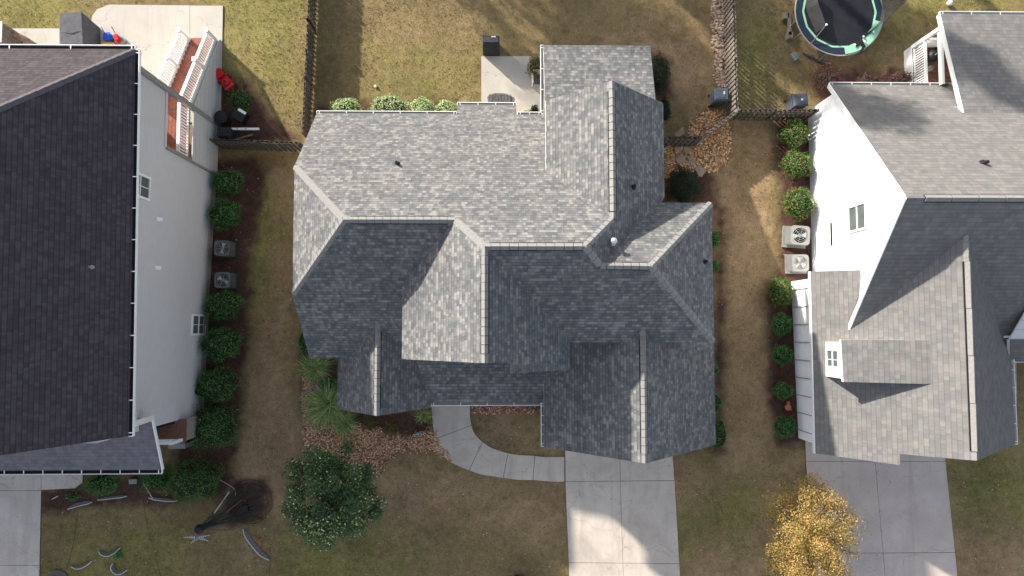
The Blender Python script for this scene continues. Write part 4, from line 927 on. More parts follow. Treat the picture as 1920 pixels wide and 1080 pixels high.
bush('shrub', 'leafy shrub between the two grass clumps', 618, 725, 22, 18, .6, hl, n=900, core=.6, leaf=.08)
GT = 'small bedding plants in front of the porch gutter'
tuft('yellow-green bedding tuft in the dark mulch', 735, 800, .38, 130, .35, M['leaf_olive'], 7, GT)
tuft('bronze bedding tuft in the dark mulch beside the gable ridge end', 694, 790, .38, 130, .3, M['leaf_olive'], 8, GT)
tuft('green bedding tuft beside the walkway bend', 795, 778, .5, 180, .35, M['leaf_blade'], 9, GT)
tuft('small green weed tuft beside the curved ridged piece', 222, 1040, .25, 60, .15, M['leaf_bright'], 10, GT)

def tree(name, label, base, crown_c, rad, n, leaf, mat, limbs, seed, clumps=40, flat=.75, cat='tree', thin=.0, r0=.16, spread=.34, trunk_m=None):
    r = random.Random(seed); t = thing(name, label, cat, base); c = Vector(crown_c); base = Vector(base)
    tb_ = MB(); tm_ = trunk_m or M['bark']
    fork = base.lerp(Vector((c.x, c.y, c.z)), .45)
    tb_.tube([base - Vector((0, 0, .1)), base.lerp(fork, .5) + Vector((.03, .02, 0)), fork], [r0 * 1.25, r0, r0 * .8], tm_, 8)
    cl = []
    for i in range(clumps):
        d = Vector((r.gauss(0, 1), r.gauss(0, 1), r.gauss(0, .8) + .25)).normalized(); f = r.uniform(.55, .92) if i > clumps * .22 else r.uniform(.05, .5)
        cl.append(c + Vector((d.x * rad[0], d.y * rad[1], d.z * rad[2])) * f)
    for i, q in enumerate(cl):
        if i % max(1, clumps // limbs) == 0:
            mid = fork.lerp(q, .5) + Vector((r.uniform(-.15, .15), r.uniform(-.15, .15), .15)); tb_.tube([fork - Vector((0, 0, r.uniform(0, .6))), mid, q], [r0 * .5, r0 * .25, .015], tm_, 5)
    tb_.build('trunk', t)
    mb = MB(); per = n // clumps; av = (rad[0] + rad[1]) / 2
    for q in cl:
        cs_ = av * spread * r.uniform(.7, 1.25); shade = r.gauss(0, .1)
        for _ in range(int(per * r.uniform(.75, 1.3))):
            d = Vector((r.gauss(0, 1), r.gauss(0, 1), r.gauss(0, 1))).normalized(); p_ = q + Vector((d.x, d.y, d.z * flat)) * cs_ * (r.random() ** .45)
            leaf_faces(mb, p_, leaf * r.uniform(.6, 1.4), mat, min(1, max(0, r.gauss(.5, .25) + shade)), Vector((d.x, d.y, abs(d.z) + .5)), r=r)
    mb.build('crown', t); return t
mg = P(634, 905, 0)
mc_ = P(619, 929, 2.6)
tree('magnolia_tree', 'broad dark evergreen tree beside the river rock bed', (mg.x, mg.y, 0), mc_, (2.35, 2.3, 1.9), 52000, .085, M['leaf_mag'], 16, 12, 120, .7, spread=.2)
gg = P(1497, 1010, 0); gcn = P(1518, 1006, 3.0)
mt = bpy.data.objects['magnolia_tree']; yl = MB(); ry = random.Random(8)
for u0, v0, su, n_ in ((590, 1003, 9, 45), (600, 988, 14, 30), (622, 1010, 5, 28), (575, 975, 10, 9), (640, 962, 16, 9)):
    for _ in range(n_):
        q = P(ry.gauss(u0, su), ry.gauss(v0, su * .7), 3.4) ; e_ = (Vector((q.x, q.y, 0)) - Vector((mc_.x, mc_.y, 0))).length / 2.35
        z_ = 2.6 + 1.95 * math.sqrt(max(.02, 1 - e_ * e_)) ; q = CAMP.lerp(q, (CAMZ - z_) / (CAMZ - 3.4)); leaf_faces(yl, q, ry.uniform(.07, .13), M['leaf_dapple'], ry.random(), Vector((0, 0, 1)), r=ry)
yl.build('sun_dapple', mt)  # sun-dapple on the crown, painted as extra pale leaves
tree('golden_tree', 'golden yellow thin leaved autumn tree beside the pinkish driveway', (gg.x, gg.y, 0), gcn, (2.2, 2.8, 1.8), 46000, .065, M['leaf_gold'], 100, 28, 210, .8, spread=.175, r0=.1)
# trees just outside the picture, whose shade falls on the lawns and the far roof
random.seed(31)
for i, (x, y, h_, rr_) in enumerate(((2.5, 22.5, 13.5, 1.9), (-9.5, 25.5, 10.5, 2.6), (-4.2, 24.5, 9.0, 1.7), (8.5, 26.5, 9.5, 1.6), (15.5, 25, 9, 1.3), (5.5, 26.5, 14.5, 1.5), (-7.2, 27.2, 11.5, 2.6), (-10.2, 29, 12.5, 2.8), (-11.8, 33, 12, 2.8), (-3.5, 30.5, 11.5, 2.0))):
    tree('shade_tree', ['tall tree beyond the top edge of the picture, behind the patio lawn', 'broad tree beyond the top edge, behind the covered grill', 'narrow tree beyond the top edge, behind the grill', 'tree beyond the top edge, behind the trampoline yard', 'small tree beyond the top edge, behind the trampoline', 'tallest tree beyond the top edge, behind the river rock strip', 'broad tree beyond the top edge, behind the long fence', 'broad tree beyond the top edge, behind the tan lawn', 'farthest broad tree beyond the top edge', 'round tree beyond the top edge, behind the roof of the back room'][i],
         (x, y, 0), (x, y, h_ - rr_), (rr_, rr_, rr_ * 1.2), int(900 + 900 * rr_), .26, M['leaf_gold'] if i % 2 else M['leaf_mag'], 8, 50 + i, 26, 1, spread=.42, r0=.2)

# ================================================================== scattered stuff
def scatter_stones(name, polys, n, size, cols, seed=0, zj=.0, kind='rock'):
    r = random.Random(seed); g = np.random.default_rng(seed); mat = leafmat(name + '_colours', cols, rough=.9, trans=0)
    mb = MB(); cnt = 0
    allu = [q[0] for p_ in polys for q in p_]; allv = [q[1] for p_ in polys for q in p_]
    areas = []
    for p_ in polys:
        a = abs(sum(p_[i][0] * p_[(i + 1) % len(p_)][1] - p_[(i + 1) % len(p_)][0] * p_[i][1] for i in range(len(p_)))) / 2; areas.append(a)
    tot = sum(areas)
    for p_, ar in zip(polys, areas):
        m_ = int(n * ar / tot); us = [q[0] for q in p_]; vs_ = [q[1] for q in p_]
        k_ = int(m_ * (max(us) - min(us)) * (max(vs_) - min(vs_)) / ar)
        uu = g.uniform(min(us), max(us), k_); vv = g.uniform(min(vs_), max(vs_), k_)
        nzz = (vnoise(uu, vv, 9, seed + 5) - .5) * 16 + g.normal(0, 3, k_); ok = pdist(uu, vv, p_) + nzz < 0
        for u, v in zip(uu[ok], vv[ok]):
            c = P(float(u), float(v), .02); s = size * r.uniform(.5, 1.3); rn = r.random()
            if kind == 'leaf':
                leaf_faces(mb, c + Vector((0, 0, r.uniform(.0, .05))), s, mat, rn, Vector((0, 0, 1)), .65, r)
            else:
                t = r.uniform(0, 3); m5 = 6; ax, ay = s * .5, s * .5 * r.uniform(.6, .95)
                ring = [(math.cos(t + 6.283 * q / m5) * ax * r.uniform(.8, 1.1), math.sin(t + 6.283 * q / m5) * ay * r.uniform(.8, 1.1)) for q in range(m5)]
                z1 = s * r.uniform(.3, .55); zz = r.uniform(0, .04) * (1 if zj == 0 else zj); tp = (c.x + r.uniform(-.01, .01), c.y + r.uniform(-.01, .01), zz + z1)
                mid = [(c.x + x * .78, c.y + y * .78, zz + z1 * .8) for x, y in ring]; lo = [(c.x + x, c.y + y, zz - .02) for x, y in ring]
                mb.face(mid, mat, None, rn)
                for q in range(m5): mb.face([lo[q], lo[(q + 1) % m5], mid[(q + 1) % m5], mid[q]], mat, None, rn)
    o = mb.build(name); return tag(o, kind='stuff')
tanr = [(0, (.22, .11, .05)), (.4, (.46, .25, .12)), (.75, (.66, .42, .22)), (1, (.8, .62, .42))]
brnr = [(0, (.2, .10, .065)), (.4, (.46, .25, .14)), (.75, (.70, .44, .27)), (1, (.85, .66, .48))]
a = scatter_stones('river_rock', [[(1334, -60), (1352, -60), (1357, 70), (1361, 165), (1345, 165), (1338, 60)]], 1500, .13, [(0, (.2, .13, .09)), (.5, (.45, .33, .23)), (1, (.68, .55, .42))], 1)
tag(a, 'strip of pale tan river rock along the fence foot', 'rocks')
a = scatter_stones('river_rock', [[(1288, 245), (1325, 205), (1360, 212), (1372, 235), (1371, 290), (1352, 315), (1330, 322), (1312, 300), (1300, 275)], [(1245, 268), (1290, 268), (1330, 320), (1300, 320), (1270, 310), (1250, 335), (1245, 330)]], 5200, .105, tanr, 2, 1.6)
tag(a, 'heap of orange tan river rock around the gate and flagstones', 'rocks')
a = scatter_stones('river_rock', [[(566, 702), (606, 712), (630, 792), (700, 806), (760, 822), (812, 800), (830, 848), (760, 842), (722, 870), (705, 895), (640, 880), (600, 850), (566, 850)], [(882, 758), (1010, 758), (1006, 774), (884, 776)], [(806, 820), (822, 824), (846, 866), (826, 858)]], 11000, .072, brnr, 3)
tag(a, 'reddish tan river rock bed in front of the middle house', 'rocks')
lf = scatter_stones('fallen_leaves', [[(78, 940), (560, 880), (560, 1090), (78, 1090)], [(395, 300), (560, 300), (560, 880), (395, 880)], [(640, 770), (812, 765), (812, 822), (640, 820)], [(600, 880), (1060, 920), (1060, 1090), (520, 1090)], [(1340, 250), (1530, 240), (1500, 840), (1340, 850)], [(1270, 900), (1500, 880), (1500, 1090), (1280, 1090)], [(880, 770), (1018, 770), (1015, 850), (930, 845)], [(1780, 870), (1960, 850), (1960, 1090), (1790, 1090)]], 3300, .055, [(0, (.06, .03, .02)), (.5, (.17, .10, .06)), (.8, (.36, .27, .19)), (1, (.85, .8, .7))], 6, kind='leaf')
tag(lf, 'scattered small fallen leaves on the lawns', 'leaves')
ly = scatter_stones('fallen_leaves', [[(1400, 900), (1480, 860), (1620, 900), (1660, 1090), (1390, 1090)]], 420, .06, [(0, (.2, .13, .04)), (.6, (.5, .34, .1)), (1, (.35, .16, .06))], 12, kind='leaf')
tag(ly, 'fallen yellow leaves around the golden tree', 'leaves')
# dry grass clumps give the lawns their nap
def nap():
    r = np.random.default_rng(9); n = 95000; x = r.uniform(-24.5, 25, n); y = r.uniform(-13, 17, n); u, v = proj(np.stack([x, y], 1)); cov = [
        [(896, 100), (1034, 100), (1034, 240), (896, 240)], [(1056, 800), (1268, 800), (1290, 1220), (1066, 1220)], [(1505, 800), (1776, 800), (1812, 1220), (1530, 1220)], [(-80, 800), (160, 800), (158, 915), (80, 922), (76, 1220), (-80, 1220)],
        [(805, 690), (885, 690), (890, 810), (953, 848), (1062, 855), (1062, 908), (940, 900), (870, 882), (812, 830)], [(-80, 50), (110, 50), (170, 50), (172, 30), (182, 15), (204, 5), (422, 7), (416, 235), (-80, 235)], [(-200, 60), (405, 230), (345, 880), (-200, 880)],
        [(600, 240), (1240, 240), (1340, 400), (1340, 840), (600, 740)], [(1522, 190), (2000, 190), (2000, 640), (1890, 640), (1890, 850), (1490, 850)]]
    ok = (u > -30) & (u < 1950) & (v > -30) & (v < 1110)
    for c in cov: ok &= ~inpoly(u, v, c)
    mk = np.zeros(n, bool)
    ix = np.clip(((x - gxs[0]) / .11).astype(int), 0, nx - 1); iy = np.clip(((y - gys[0]) / .11).astype(int), 0, ny - 1); ml_ = mulch[iy * nx + ix]; gl_ = green[iy * nx + ix]; bl_ = bare[iy * nx + ix]
    ok &= (ml_ < .4) & (r.random(n) > bl_ * .5); x, y, gl_ = x[ok], y[ok], gl_[ok]; n = len(x)
    # each clump: two crossing leaning blades groups
    t = r.uniform(0, 6.28, n); L_ = r.uniform(.03, .075, n); hh = r.uniform(.015, .05, n); wd_ = r.uniform(.012, .03, n)
    dx_, dy_ = np.cos(t), np.sin(t)
    p0 = np.stack([x - dy_ * wd_, y + dx_ * wd_, np.full(n, -.02)], 1); p1 = np.stack([x + dy_ * wd_, y - dx_ * wd_, np.full(n, -.02)], 1)
    p2 = np.stack([x + dx_ * L_, y + dy_ * L_, hh], 1); vs_ = np.stack([p0, p1, p2], 1).reshape(-1, 3); f_ = np.arange(3 * n).reshape(-1, 3)
    me = bpy.data.meshes.new('grass'); me.from_pydata(vs_.tolist(), [], f_.tolist())
    at = me.attributes.new('rnd', 'FLOAT', 'FACE'); at.data.foreach_set('value', np.clip(r.normal(.45, .22, n) - .35 * gl_ * r.random(n), 0, 1).astype(np.float32))
    me.materials.append(leafmat('dormant_grass_blades', [(0, (.09, .11, .03)), (.35, (.19, .18, .06)), (.6, (.28, .21, .10)), (1, (.42, .32, .18))], .9, .15))
    o = bpy.data.objects.new('grass', me); sc.collection.objects.link(o); tag(o, 'short dormant tan and green lawn grass', 'grass', kind='stuff')
nap()
# ================================================================== yard objects
def rotm(a): return Matrix.Rotation(a, 3, 'Z')
def ac_unit(label, u, v, size, h, rz, body_m, top_m, group, z0=.08, blades=2, seed=0):
    c = P(u, v, z0 + h); t = thing('air_conditioner', label, 'air conditioner', (c.x, c.y, 0), group); s = size
    pb = MB(); pb.box((c.x, c.y, z0 / 2 - .01), (s * 1.25, s * 1.15, z0 + .02), M['joint'] if body_m is M['metal_g'] else M['metal_l'], rz); pb.build('pad', t)
    b = MB(); rr_ = s * .12
    def rsq(k_, z): 
        out_ = []
        for cx_, cy_, a0 in ((1, 1, 0), (-1, 1, 90), (-1, -1, 180), (1, -1, 270)):
            for q in range(4):
                a_ = R(a0 + q * 30); out_.append(Vector((cx_ * (s / 2 - rr_) * k_ + math.cos(a_) * rr_ * k_, cy_ * (s / 2 - rr_) * k_ + math.sin(a_) * rr_ * k_, 0)))
        return [tuple(rotm(rz) @ q + Vector((c.x, c.y, z))) for q in out_]
    b.prism(rsq(.96, z0), rsq(.96, z0 + h - .23), body_m)
    for i in range(10): b.prism(rsq(.985, z0 + .04 + i * h * .06), rsq(.985, z0 + .04 + i * h * .06 + .012), body_m)
    b.build('cabinet', t)
    f = MB(); ro = s * .40; n = 32; ring = [Vector((math.cos(6.2832 * q / n) * ro, math.sin(6.2832 * q / n) * ro, 0)) + Vector((c.x, c.y, z0 + h)) for q in range(n)]
    sq = [Vector(q) for q in rsq(1.0, z0 + h)]
    def onsq(a_):
        d = Vector((math.cos(a_), math.sin(a_), 0)); lo_, hi_ = ro, s
        dl = rotm(-rz) @ d; k_ = min((s / 2) / max(1e-6, abs(dl.x)), (s / 2) / max(1e-6, abs(dl.y)), s / 2 * 1.27); return Vector((c.x, c.y, z0 + h)) + d * k_
    for q in range(n):
        a_, b2_ = 6.2832 * q / n, 6.2832 * (q + 1) / n; f.face([ring[q], onsq(a_), onsq(b2_), ring[(q + 1) % n]], top_m)
        f.face([onsq(a_), onsq(a_) - Vector((0, 0, h * .1)), onsq(b2_) - Vector((0, 0, h * .1)), onsq(b2_)], top_m)
        f.face([ring[(q + 1) % n], ring[(q + 1) % n] - Vector((0, 0, .12)), ring[q] - Vector((0, 0, .12)), ring[q]], top_m)
    for k_ in range(3): f.ring((c.x, c.y), ro * (.3 + k_ * .25), ro * (.3 + k_ * .25) + .008, z0 + h + .004, z0 + h + .012, M['metal_s'], 24)
    for q in range(6):
        a_ = 6.2832 * q / 6 + .2; f.beam((c.x + math.cos(a_) * ro * .2, c.y + math.sin(a_) * ro * .2, z0 + h + .008), (c.x + math.cos(a_) * ro, c.y + math.sin(a_) * ro, z0 + h + .008), .008, .008, M['metal_s'])
    f.build('top_panel', t)
    w_ = MB(); w_.disc((c.x, c.y), ro * 1.02, z0 + h - .2, z0 + h - .18, M['black']); w_.build('fan_well', t)
    fn = MB(); fn.disc((c.x, c.y), ro * .24, z0 + h - .12, z0 + h - .06, M['metal_l'])
    for q in range(blades):
        a_ = 6.2832 * q / blades + seed; pts = []
        for rr2, da in ((.2, -.25), (.92, -.42), (.95, .38), (.2, .3)): pts.append(Vector((c.x + math.cos(a_ + da) * ro * rr2, c.y + math.sin(a_ + da) * ro * rr2, z0 + h - .10 + da * .06)))
        fn.prism([p_ - Vector((0, 0, .006)) for p_ in pts], pts, M['metal_s'])
    fn.build('fan', t); return t
ac_unit('dark grey air conditioner between two bushes, the one nearer the dark fence', 416, 465, .72, .75, 0, M['metal_g'], M['metal_g'], 'dark air conditioners by the pale grey wall', blades=2, seed=1.4)
ac_unit('dark grey air conditioner nearest the small ground window', 417, 525, .74, .75, 0, M['metal_g'], M['metal_g'], 'dark air conditioners by the pale grey wall', blades=2, seed=-.5)
ac_unit('wide beige air conditioner with a two bladed fan, below the orange tipped shrub', 1501, 441, .92, .68, R(-4), M['metal_l'], M['metal_l'], 'pale air conditioners by the white wall', blades=2, seed=.1)
ac_unit('small pale air conditioner with a three bladed fan, by the garage roof corner', 1501, 493, .82, .5, 0, M['metal_l'], M['metal_l'], 'pale air conditioners by the white wall', blades=3, seed=1.6)
def pipe(name, label, cat, pts, r, m): mb = MB(); mb.tube(pts, r, m, 6); return tag(mb.build(name), label, cat)
pipe('refrigerant_pipe', 'dark pipe from the beige air conditioner along the white wall', 'pipe', [P(1513, 460, .5), P(1519, 480, .12), P(1520, 500, .08), P(1521, 512, .08)], .03, M['plastic_k'])
def wheelie(label, u, v, rz, m, badge, sx=.62, sy=.7, h=1.05):
    c = P(u, v, h); t = thing('wheeled_bin', label, 'bin', (c.x, c.y, 0)); q = rotm(rz); o_ = Vector((c.x, c.y, 0))
    T = lambda x, y, z: o_ + q @ Vector((x, y, z))
    b = MB(); b.prism([T(x * .8, y * .8, .03) for x, y in ((-sx / 2, -sy / 2), (sx / 2, -sy / 2), (sx / 2, sy / 2), (-sx / 2, sy / 2))], [T(x * .96, y * .96, h - .08) for x, y in ((-sx / 2, -sy / 2), (sx / 2, -sy / 2), (sx / 2, sy / 2), (-sx / 2, sy / 2))], m); b.build('body', t)
    l_ = MB(); rim = ((-sx / 2, -sy / 2), (sx / 2, -sy / 2), (sx / 2, sy / 2), (-sx / 2, sy / 2))
    l_.prism([T(x * 1.03, y * 1.03, h - .08) for x, y in rim], [T(x * 1.03, y * 1.03, h - .04) for x, y in rim], m)
    l_.prism([T(x * .98, y * .98, h - .04) for x, y in rim], [T(x * .8, y * .78, h + .04) for x, y in rim], m)
    l_.prism([T(x * .55 - .02, y * .45 - .05, h + .04) for x, y in rim], [T(x * .5 - .02, y * .4 - .05, h + .055) for x, y in rim], m)
    l_.build('lid', t)
    hd = MB(); hd.tube([T(-sx / 2 + .02, sy * .3, h - .1), T(-sx / 2 - .07, sy * .3, h - .03), T(-sx / 2 - .07, -sy * .3, h - .03), T(-sx / 2 + .02, -sy * .3, h - .1)], .018, m); hd.build('handle', t)
    for s_ in (-1, 1):
        w_ = MB(); w_.tube([T(-sx * .36, s_ * sy * .4, .12), T(-sx * .36, s_ * sy * .5, .12)], .12, M['plastic_k'], 12); w_.build('wheel', t)
    if badge:
        bd = MB()
        for dx_, dy_, ww, hh in badge: bd.prism([T(dx_, dy_, h + .056), T(dx_ + ww, dy_, h + .056), T(dx_ + ww, dy_ + hh, h + .056), T(dx_, dy_ + hh, h + .056)], [T(dx_, dy_, h + .062), T(dx_ + ww, dy_, h + .062), T(dx_ + ww, dy_ + hh, h + .062), T(dx_, dy_ + hh, h + .062)], M['white'])
        bd.build('sticker', t)
    return t
wheelie('blue-grey wheeled bin at the end of the river rock strip', 1353, 177, 0, M['plastic_b'], [(.08, .0, .035, .14), (.13, .02, .02, .1)], .72, .62)
wheelie('dark blue-grey wheeled bin beside the burgundy shrub', 1501, 187, R(6), M['plastic_b'], [(.0, -.06, .1, .1)], .72, .62)
wheelie('dark grey square bin at the pale corner board, beside the white plank', 421, 248, 0, M['cover_k'], None, .55, .5, .8)
t = thing('rubbish_can', 'black round bin at the foot of the deck skirting', 'bin', P(412, 221, 0)); c = P(415, 220, .7); b = MB(); b.lathe(Vector((c.x, c.y, 0)), [(.22, 0), (.28, .7), (.3, .72), (.3, .76), (.2, .8)], M['plastic_k'], 20); b.build('body', t)
b = MB(); b.ring((c.x, c.y), .26, .31, .74, .79, M['plastic_k'], 20); b.build('rim', t)
t = thing('planter_box', 'black tub with a bright white strip beside the low dark shrub', 'tub', P(447, 214, 0)); b = MB(); q = P(448, 216, .4)
b.box((q.x, q.y, .22), (.62, .5, .44), M['plastic_k'], R(-28)); b.build('tub', t); b = MB(); q2 = P(454, 209, .46); b.box((q2.x, q2.y, .47), (.42, .13, .03), M['white'], R(-32)); b.build('white_panel', t)
b = MB(); q0, q1 = P(432, 242, .35), P(486, 242, .3); b.beam(q0, q1, .11, .1, M['white'])
for f_ in (.25, .55): e_ = q0.lerp(q1, f_); b.box((e_.x, e_.y, e_.z + .055), (.06, .05, .01), M['metal_g'])
tag(b.build('white_plank'), 'white painted plank sticking out beside the dark square bin', 'plank')
b = MB(); b.beam(P(438, 263, .1), P(475, 252, .15), .1, .05, M['wood']); tag(b.build('wooden_plank'), 'weathered plank lying just above the dark short fence', 'plank')
# lawn mower
mp = P(428, 158, 0); mw = thing('lawn_mower', 'red lawn mower standing at the foot of the deck stair', 'lawn mower', mp); q = rotm(R(-52)); T = lambda x, y, z: mp + q @ Vector((x, y, z))
b = MB(); b.prism([T(x, y, .1) for x, y in ((-.3, -.27), (.32, -.27), (.4, 0), (.32, .27), (-.3, .27))], [T(x, y, .3) for x, y in ((-.28, -.22), (.26, -.22), (.34, 0), (.26, .22), (-.28, .22))], M['red']); b.build('deck', mw)
b = MB(); b.lathe(T(.05, 0, .3), [(.17, 0), (.17, .12), (.12, .18), (.05, .2)], M['red'], 14); b.lathe(T(.05, 0, .49), [(.07, 0), (.06, .04)], M['plastic_k'], 10); b.build('engine_cover', mw)
b = MB(); b.prism([T(x, y, .15) for x, y in ((-.75, -.2), (-.3, -.22), (-.3, .22), (-.75, .2))], [T(x, y, .45) for x, y in ((-.7, -.16), (-.3, -.18), (-.3, .18), (-.7, .16))], M['red']); b.build('grass_box', mw)
b = MB(); b.tube([T(.22, -.22, .25), T(.45, -.24, .6), T(.5, -.2, .68), T(.5, .2, .68), T(.45, .24, .6), T(.22, .22, .25)], .018, M['metal_g']); b.tube([T(.3, -.2, .4), T(.3, .2, .4)], .014, M['metal_g']); b.build('handle', mw)
for x, y in ((-.25, -.27), (-.25, .27), (.27, -.27), (.27, .27)):
    b = MB(); b.tube([T(x, y - .03, .1), T(x, y + .03, .1)], .1, M['plastic_k'], 12); b.build('wheel', mw)
# covered grill behind the middle house
gp_ = P(921, 93, 0); cg = thing('covered_grill', 'black covered grill on the lawn above the patio', 'grill', gp_)
b = MB(); w0, d0 = .78, .62
def rect(w_, d_, z, ox=0, oy=0, c=gp_): return [(c.x + ox + x * w_ / 2, c.y + oy + y * d_ / 2, z) for x, y in ((-1, -1), (-.4, -1.06), (.5, -1.04), (1, -.96), (1.03, .1), (.97, 1), (.2, 1.05), (-1, .98))]
rs_ = [rect(w0 * 1.04, d0 * 1.02, .03), rect(w0, d0, .6), rect(w0 * 1.02, d0 * .98, .92), rect(w0 * .94, d0 * .62, 1.16), rect(w0 * .9, d0 * .4, 1.2)]
for a_, b2_ in zip(rs_, rs_[1:]):
    for i in range(8): b.face([a_[i], a_[(i + 1) % 8], b2_[(i + 1) % 8], b2_[i]], M['cover_k'])
b.face(rs_[-1], M['cover']); b.build('cover', cg)  # grey top face paints sunlight on the black cover
b = MB(); b.box((gp_.x + .12, gp_.y + .13, 1.21), (.22, .06, .015), M['white']); b.build('care_label', cg)
# mat, chair on the patio
b = MB(); mc0 = P(937, 189, .04); r = random.Random(4); n = 26; ro = []
for i in range(n):
    a_ = 6.2832 * i / n; k_ = 1 + .06 * math.sin(5 * a_) + r.uniform(-.03, .03); ex = math.copysign(abs(math.cos(a_)) ** .5, math.cos(a_)); ey = math.copysign(abs(math.sin(a_)) ** .6, math.sin(a_)); ro.append((mc0.x + ex * .6 * k_, mc0.y + ey * .34 * k_))
b.prism([(x, y, .032) for x, y in ro], [(x, y, .10) for x, y in ro], M['rug'])
for i in range(22):
    x = mc0.x - .52 + i * .05; b.beam((x, mc0.y - .3, .11), (x + r.uniform(-.03, .03), mc0.y + .3, .11), .035, .03 + r.random() * .03, M['rug'] if i % 3 else M['cover'])
tag(b.build('cushion_mat'), 'grey furrowed mat lying on the patio at the gutter', 'mat')
cc = P(1008, 150, .3); ch = thing('patio_chair', 'pale patio chair half under the eave at the patio', 'chair', (cc.x, cc.y, 0))
b = MB(); b.box((cc.x, cc.y, .42), (.5, .5, .06), M['cover']); b.build('seat', ch)
b = MB(); b.box((cc.x + .02, cc.y + .26, .66), (.5, .06, .5), M['white']); b.build('backrest', ch)
b = MB(); b.bx(cc.x - .3, cc.x - .22, cc.y - .25, cc.y + .25, .58, .63, M['white']); b.build('armrest', ch)
b = MB(); b.bx(cc.x + .22, cc.x + .3, cc.y - .25, cc.y + .25, .58, .63, M['white']); b.build('armrest', ch)
for x, y in ((-.26, -.22), (.26, -.22), (-.26, .22), (.26, .22)):
    b = MB(); b.bx(cc.x + x - .025, cc.x + x + .025, cc.y + y - .025, cc.y + y + .025, .03, .58, M['white']); b.build('leg', ch)
# left patio: covered grill, toys, closed umbrella, cabinet
lp = P(160, 84, 0); lg = thing('covered_grill', 'tall grill under a grey cover beside the plastic toys', 'grill', lp)
t0 = [P(u, v, 1.5) for u, v in ((112, 25), (152, 22), (155, 82), (113, 82))]; b0 = [P(u, v, .04) for u, v in ((139, 55), (188, 53), (189, 102), (139, 102))]
b = MB(); b.prism([b0[3], b0[2], b0[1], b0[0]], [t0[3], t0[2], t0[1], t0[0]], M['cover']); b.tube([P(118, 60, 1.5), P(133, 62, 1.53), P(150, 58, 1.5)], .02, M['cover']); b.build('cover', lg)
tg = thing('toy_wagon', 'heap of blue and red plastic toys beside the tall grey covered grill', 'toys', P(204, 74, 0)); c = P(204, 74, 0)
for nm, mm, u, v, sx, sy, sz, rz in (('blue_tub', 'blue', 199, 67, .4, .42, .42, .1), ('red_seat', 'red', 217, 70, .26, .45, .4, .5), ('yellow_tray', 'yellow', 200, 83, .65, .3, .3, 0), ('grey_box', 'metal_l', 226, 75, .35, .45, .22, .5)):
    b = MB(); q = P(u, v, sz); x_, y_ = sx / 2, sy / 2; T = lambda x, y, z, q=q, rz=rz: Vector((q.x, q.y, 0)) + rotm(rz) @ Vector((x, y, z))
    oc = [(-x_, -y_ * .6), (-x_ * .6, -y_), (x_ * .6, -y_), (x_, -y_ * .6), (x_, y_ * .6), (x_ * .6, y_), (-x_ * .6, y_), (-x_, y_ * .6)]
    b.prism([T(x * .8, y * .8, .03) for x, y in oc], [T(x, y, sz * .8) for x, y in oc], M[mm]); b.prism([T(x * .75, y * .75, sz * .8) for x, y in oc], [T(x * .6, y * .6, sz) for x, y in oc], M[mm]); b.build(nm, tg)
b = MB(); b.tube([P(190, 50, .7), P(196, 62, .4)], .015, M['plastic_k']); b.tube([P(209, 50, .7), P(216, 62, .4)], .02, M['plastic_k']); b.build('handle', tg)
um = thing('closed_umbrella', 'folded brown patio umbrella lying beside the grey cabinet', 'umbrella', P(45, 68, 0)); b = MB()
ua, ub = P(12, 58, .75), P(66, 82, .4); b.tube([ua, ua.lerp(ub, .3), ua.lerp(ub, .7), ub], [.13, .17, .13, .05], M['cover_b'], 9); b.build('canopy', um); b = MB(); b.tube([P(8, 52, .8), ub + (ub - ua) * .15], .03, M['plastic_k']); b.build('pole', um)
ct = thing('storage_cabinet', 'tall weathered wood cabinet with a white top at the left picture edge', 'cabinet', P(10, 70, 0))
b = MB(); k0 = [P(u, v, 1.5) for u, v in ((-60, 40), (14, 40), (14, 78), (-60, 78))]; x0_, x1_ = k0[0].x, P(14, 60, 1.1).x; y0_, y1_ = k0[3].y, k0[0].y
b.bx(x0_, x1_ - .02, y0_, y1_ - .04, 0.03, 1.46, M['wood'])
for i in range(5): b.bx(x1_ - .018, x1_ + .0, y0_ + i * (y1_ - y0_) / 5 + .02, y0_ + (i + 1) * (y1_ - y0_) / 5 - .03, .06, 1.44, M['wood'])
b.build('body', ct); b = MB(); b.bx(x0_, x1_ + .02, y0_, y1_, 1.462, 1.51, M['white']); b.build('top', ct)
# trampoline
tc = P(1574, 22, .88); tr = thing('trampoline', 'large round trampoline with mint edge pads and a collapsed net', 'trampoline', (tc.x, tc.y, 0)); Rr = 2.17; c2 = (tc.x, tc.y)
b = MB(); b.disc(c2, Rr * .80, .84, .855, M['mat_tr'], 48); b.build('jumping_mat', tr)
b = MB(); n = 60
pts = [Vector((c2[0] + math.cos(6.2832 * i / n) * Rr, c2[1] + math.sin(6.2832 * i / n) * Rr, .86)) for i in range(n + 1)]; b.tube(pts, .03, M['metal_s'], 6); b.build('frame_ring', tr)
b = MB(); b.ring(c2, Rr * .84, Rr * .975, .85, .88, M['navy'], 60); b.build('safety_pad', tr)
b = MB(); b.ring(c2, Rr * .805, Rr * .845, .87, .89, M['mint'], 14); b.build('pad_edge', tr)
def arc(a0, a1, r0_, r1_, z, m, name, n=10):
    b = MB()
    for i in range(n):
        A_, B_ = R(a0 + (a1 - a0) * i / n), R(a0 + (a1 - a0) * (i + 1) / n); f = lambda r_, t_, zz: Vector((c2[0] + math.cos(t_) * r_, c2[1] + math.sin(t_) * r_, zz))
        b.prism([f(r0_, A_, z - .03), f(r1_, A_, z - .03), f(r1_, B_, z - .03), f(r0_, B_, z - .03)], [f(r0_, A_, z), f(r1_, A_, z), f(r1_, B_, z), f(r0_, B_, z)], m)
    return b.build(name, tr)
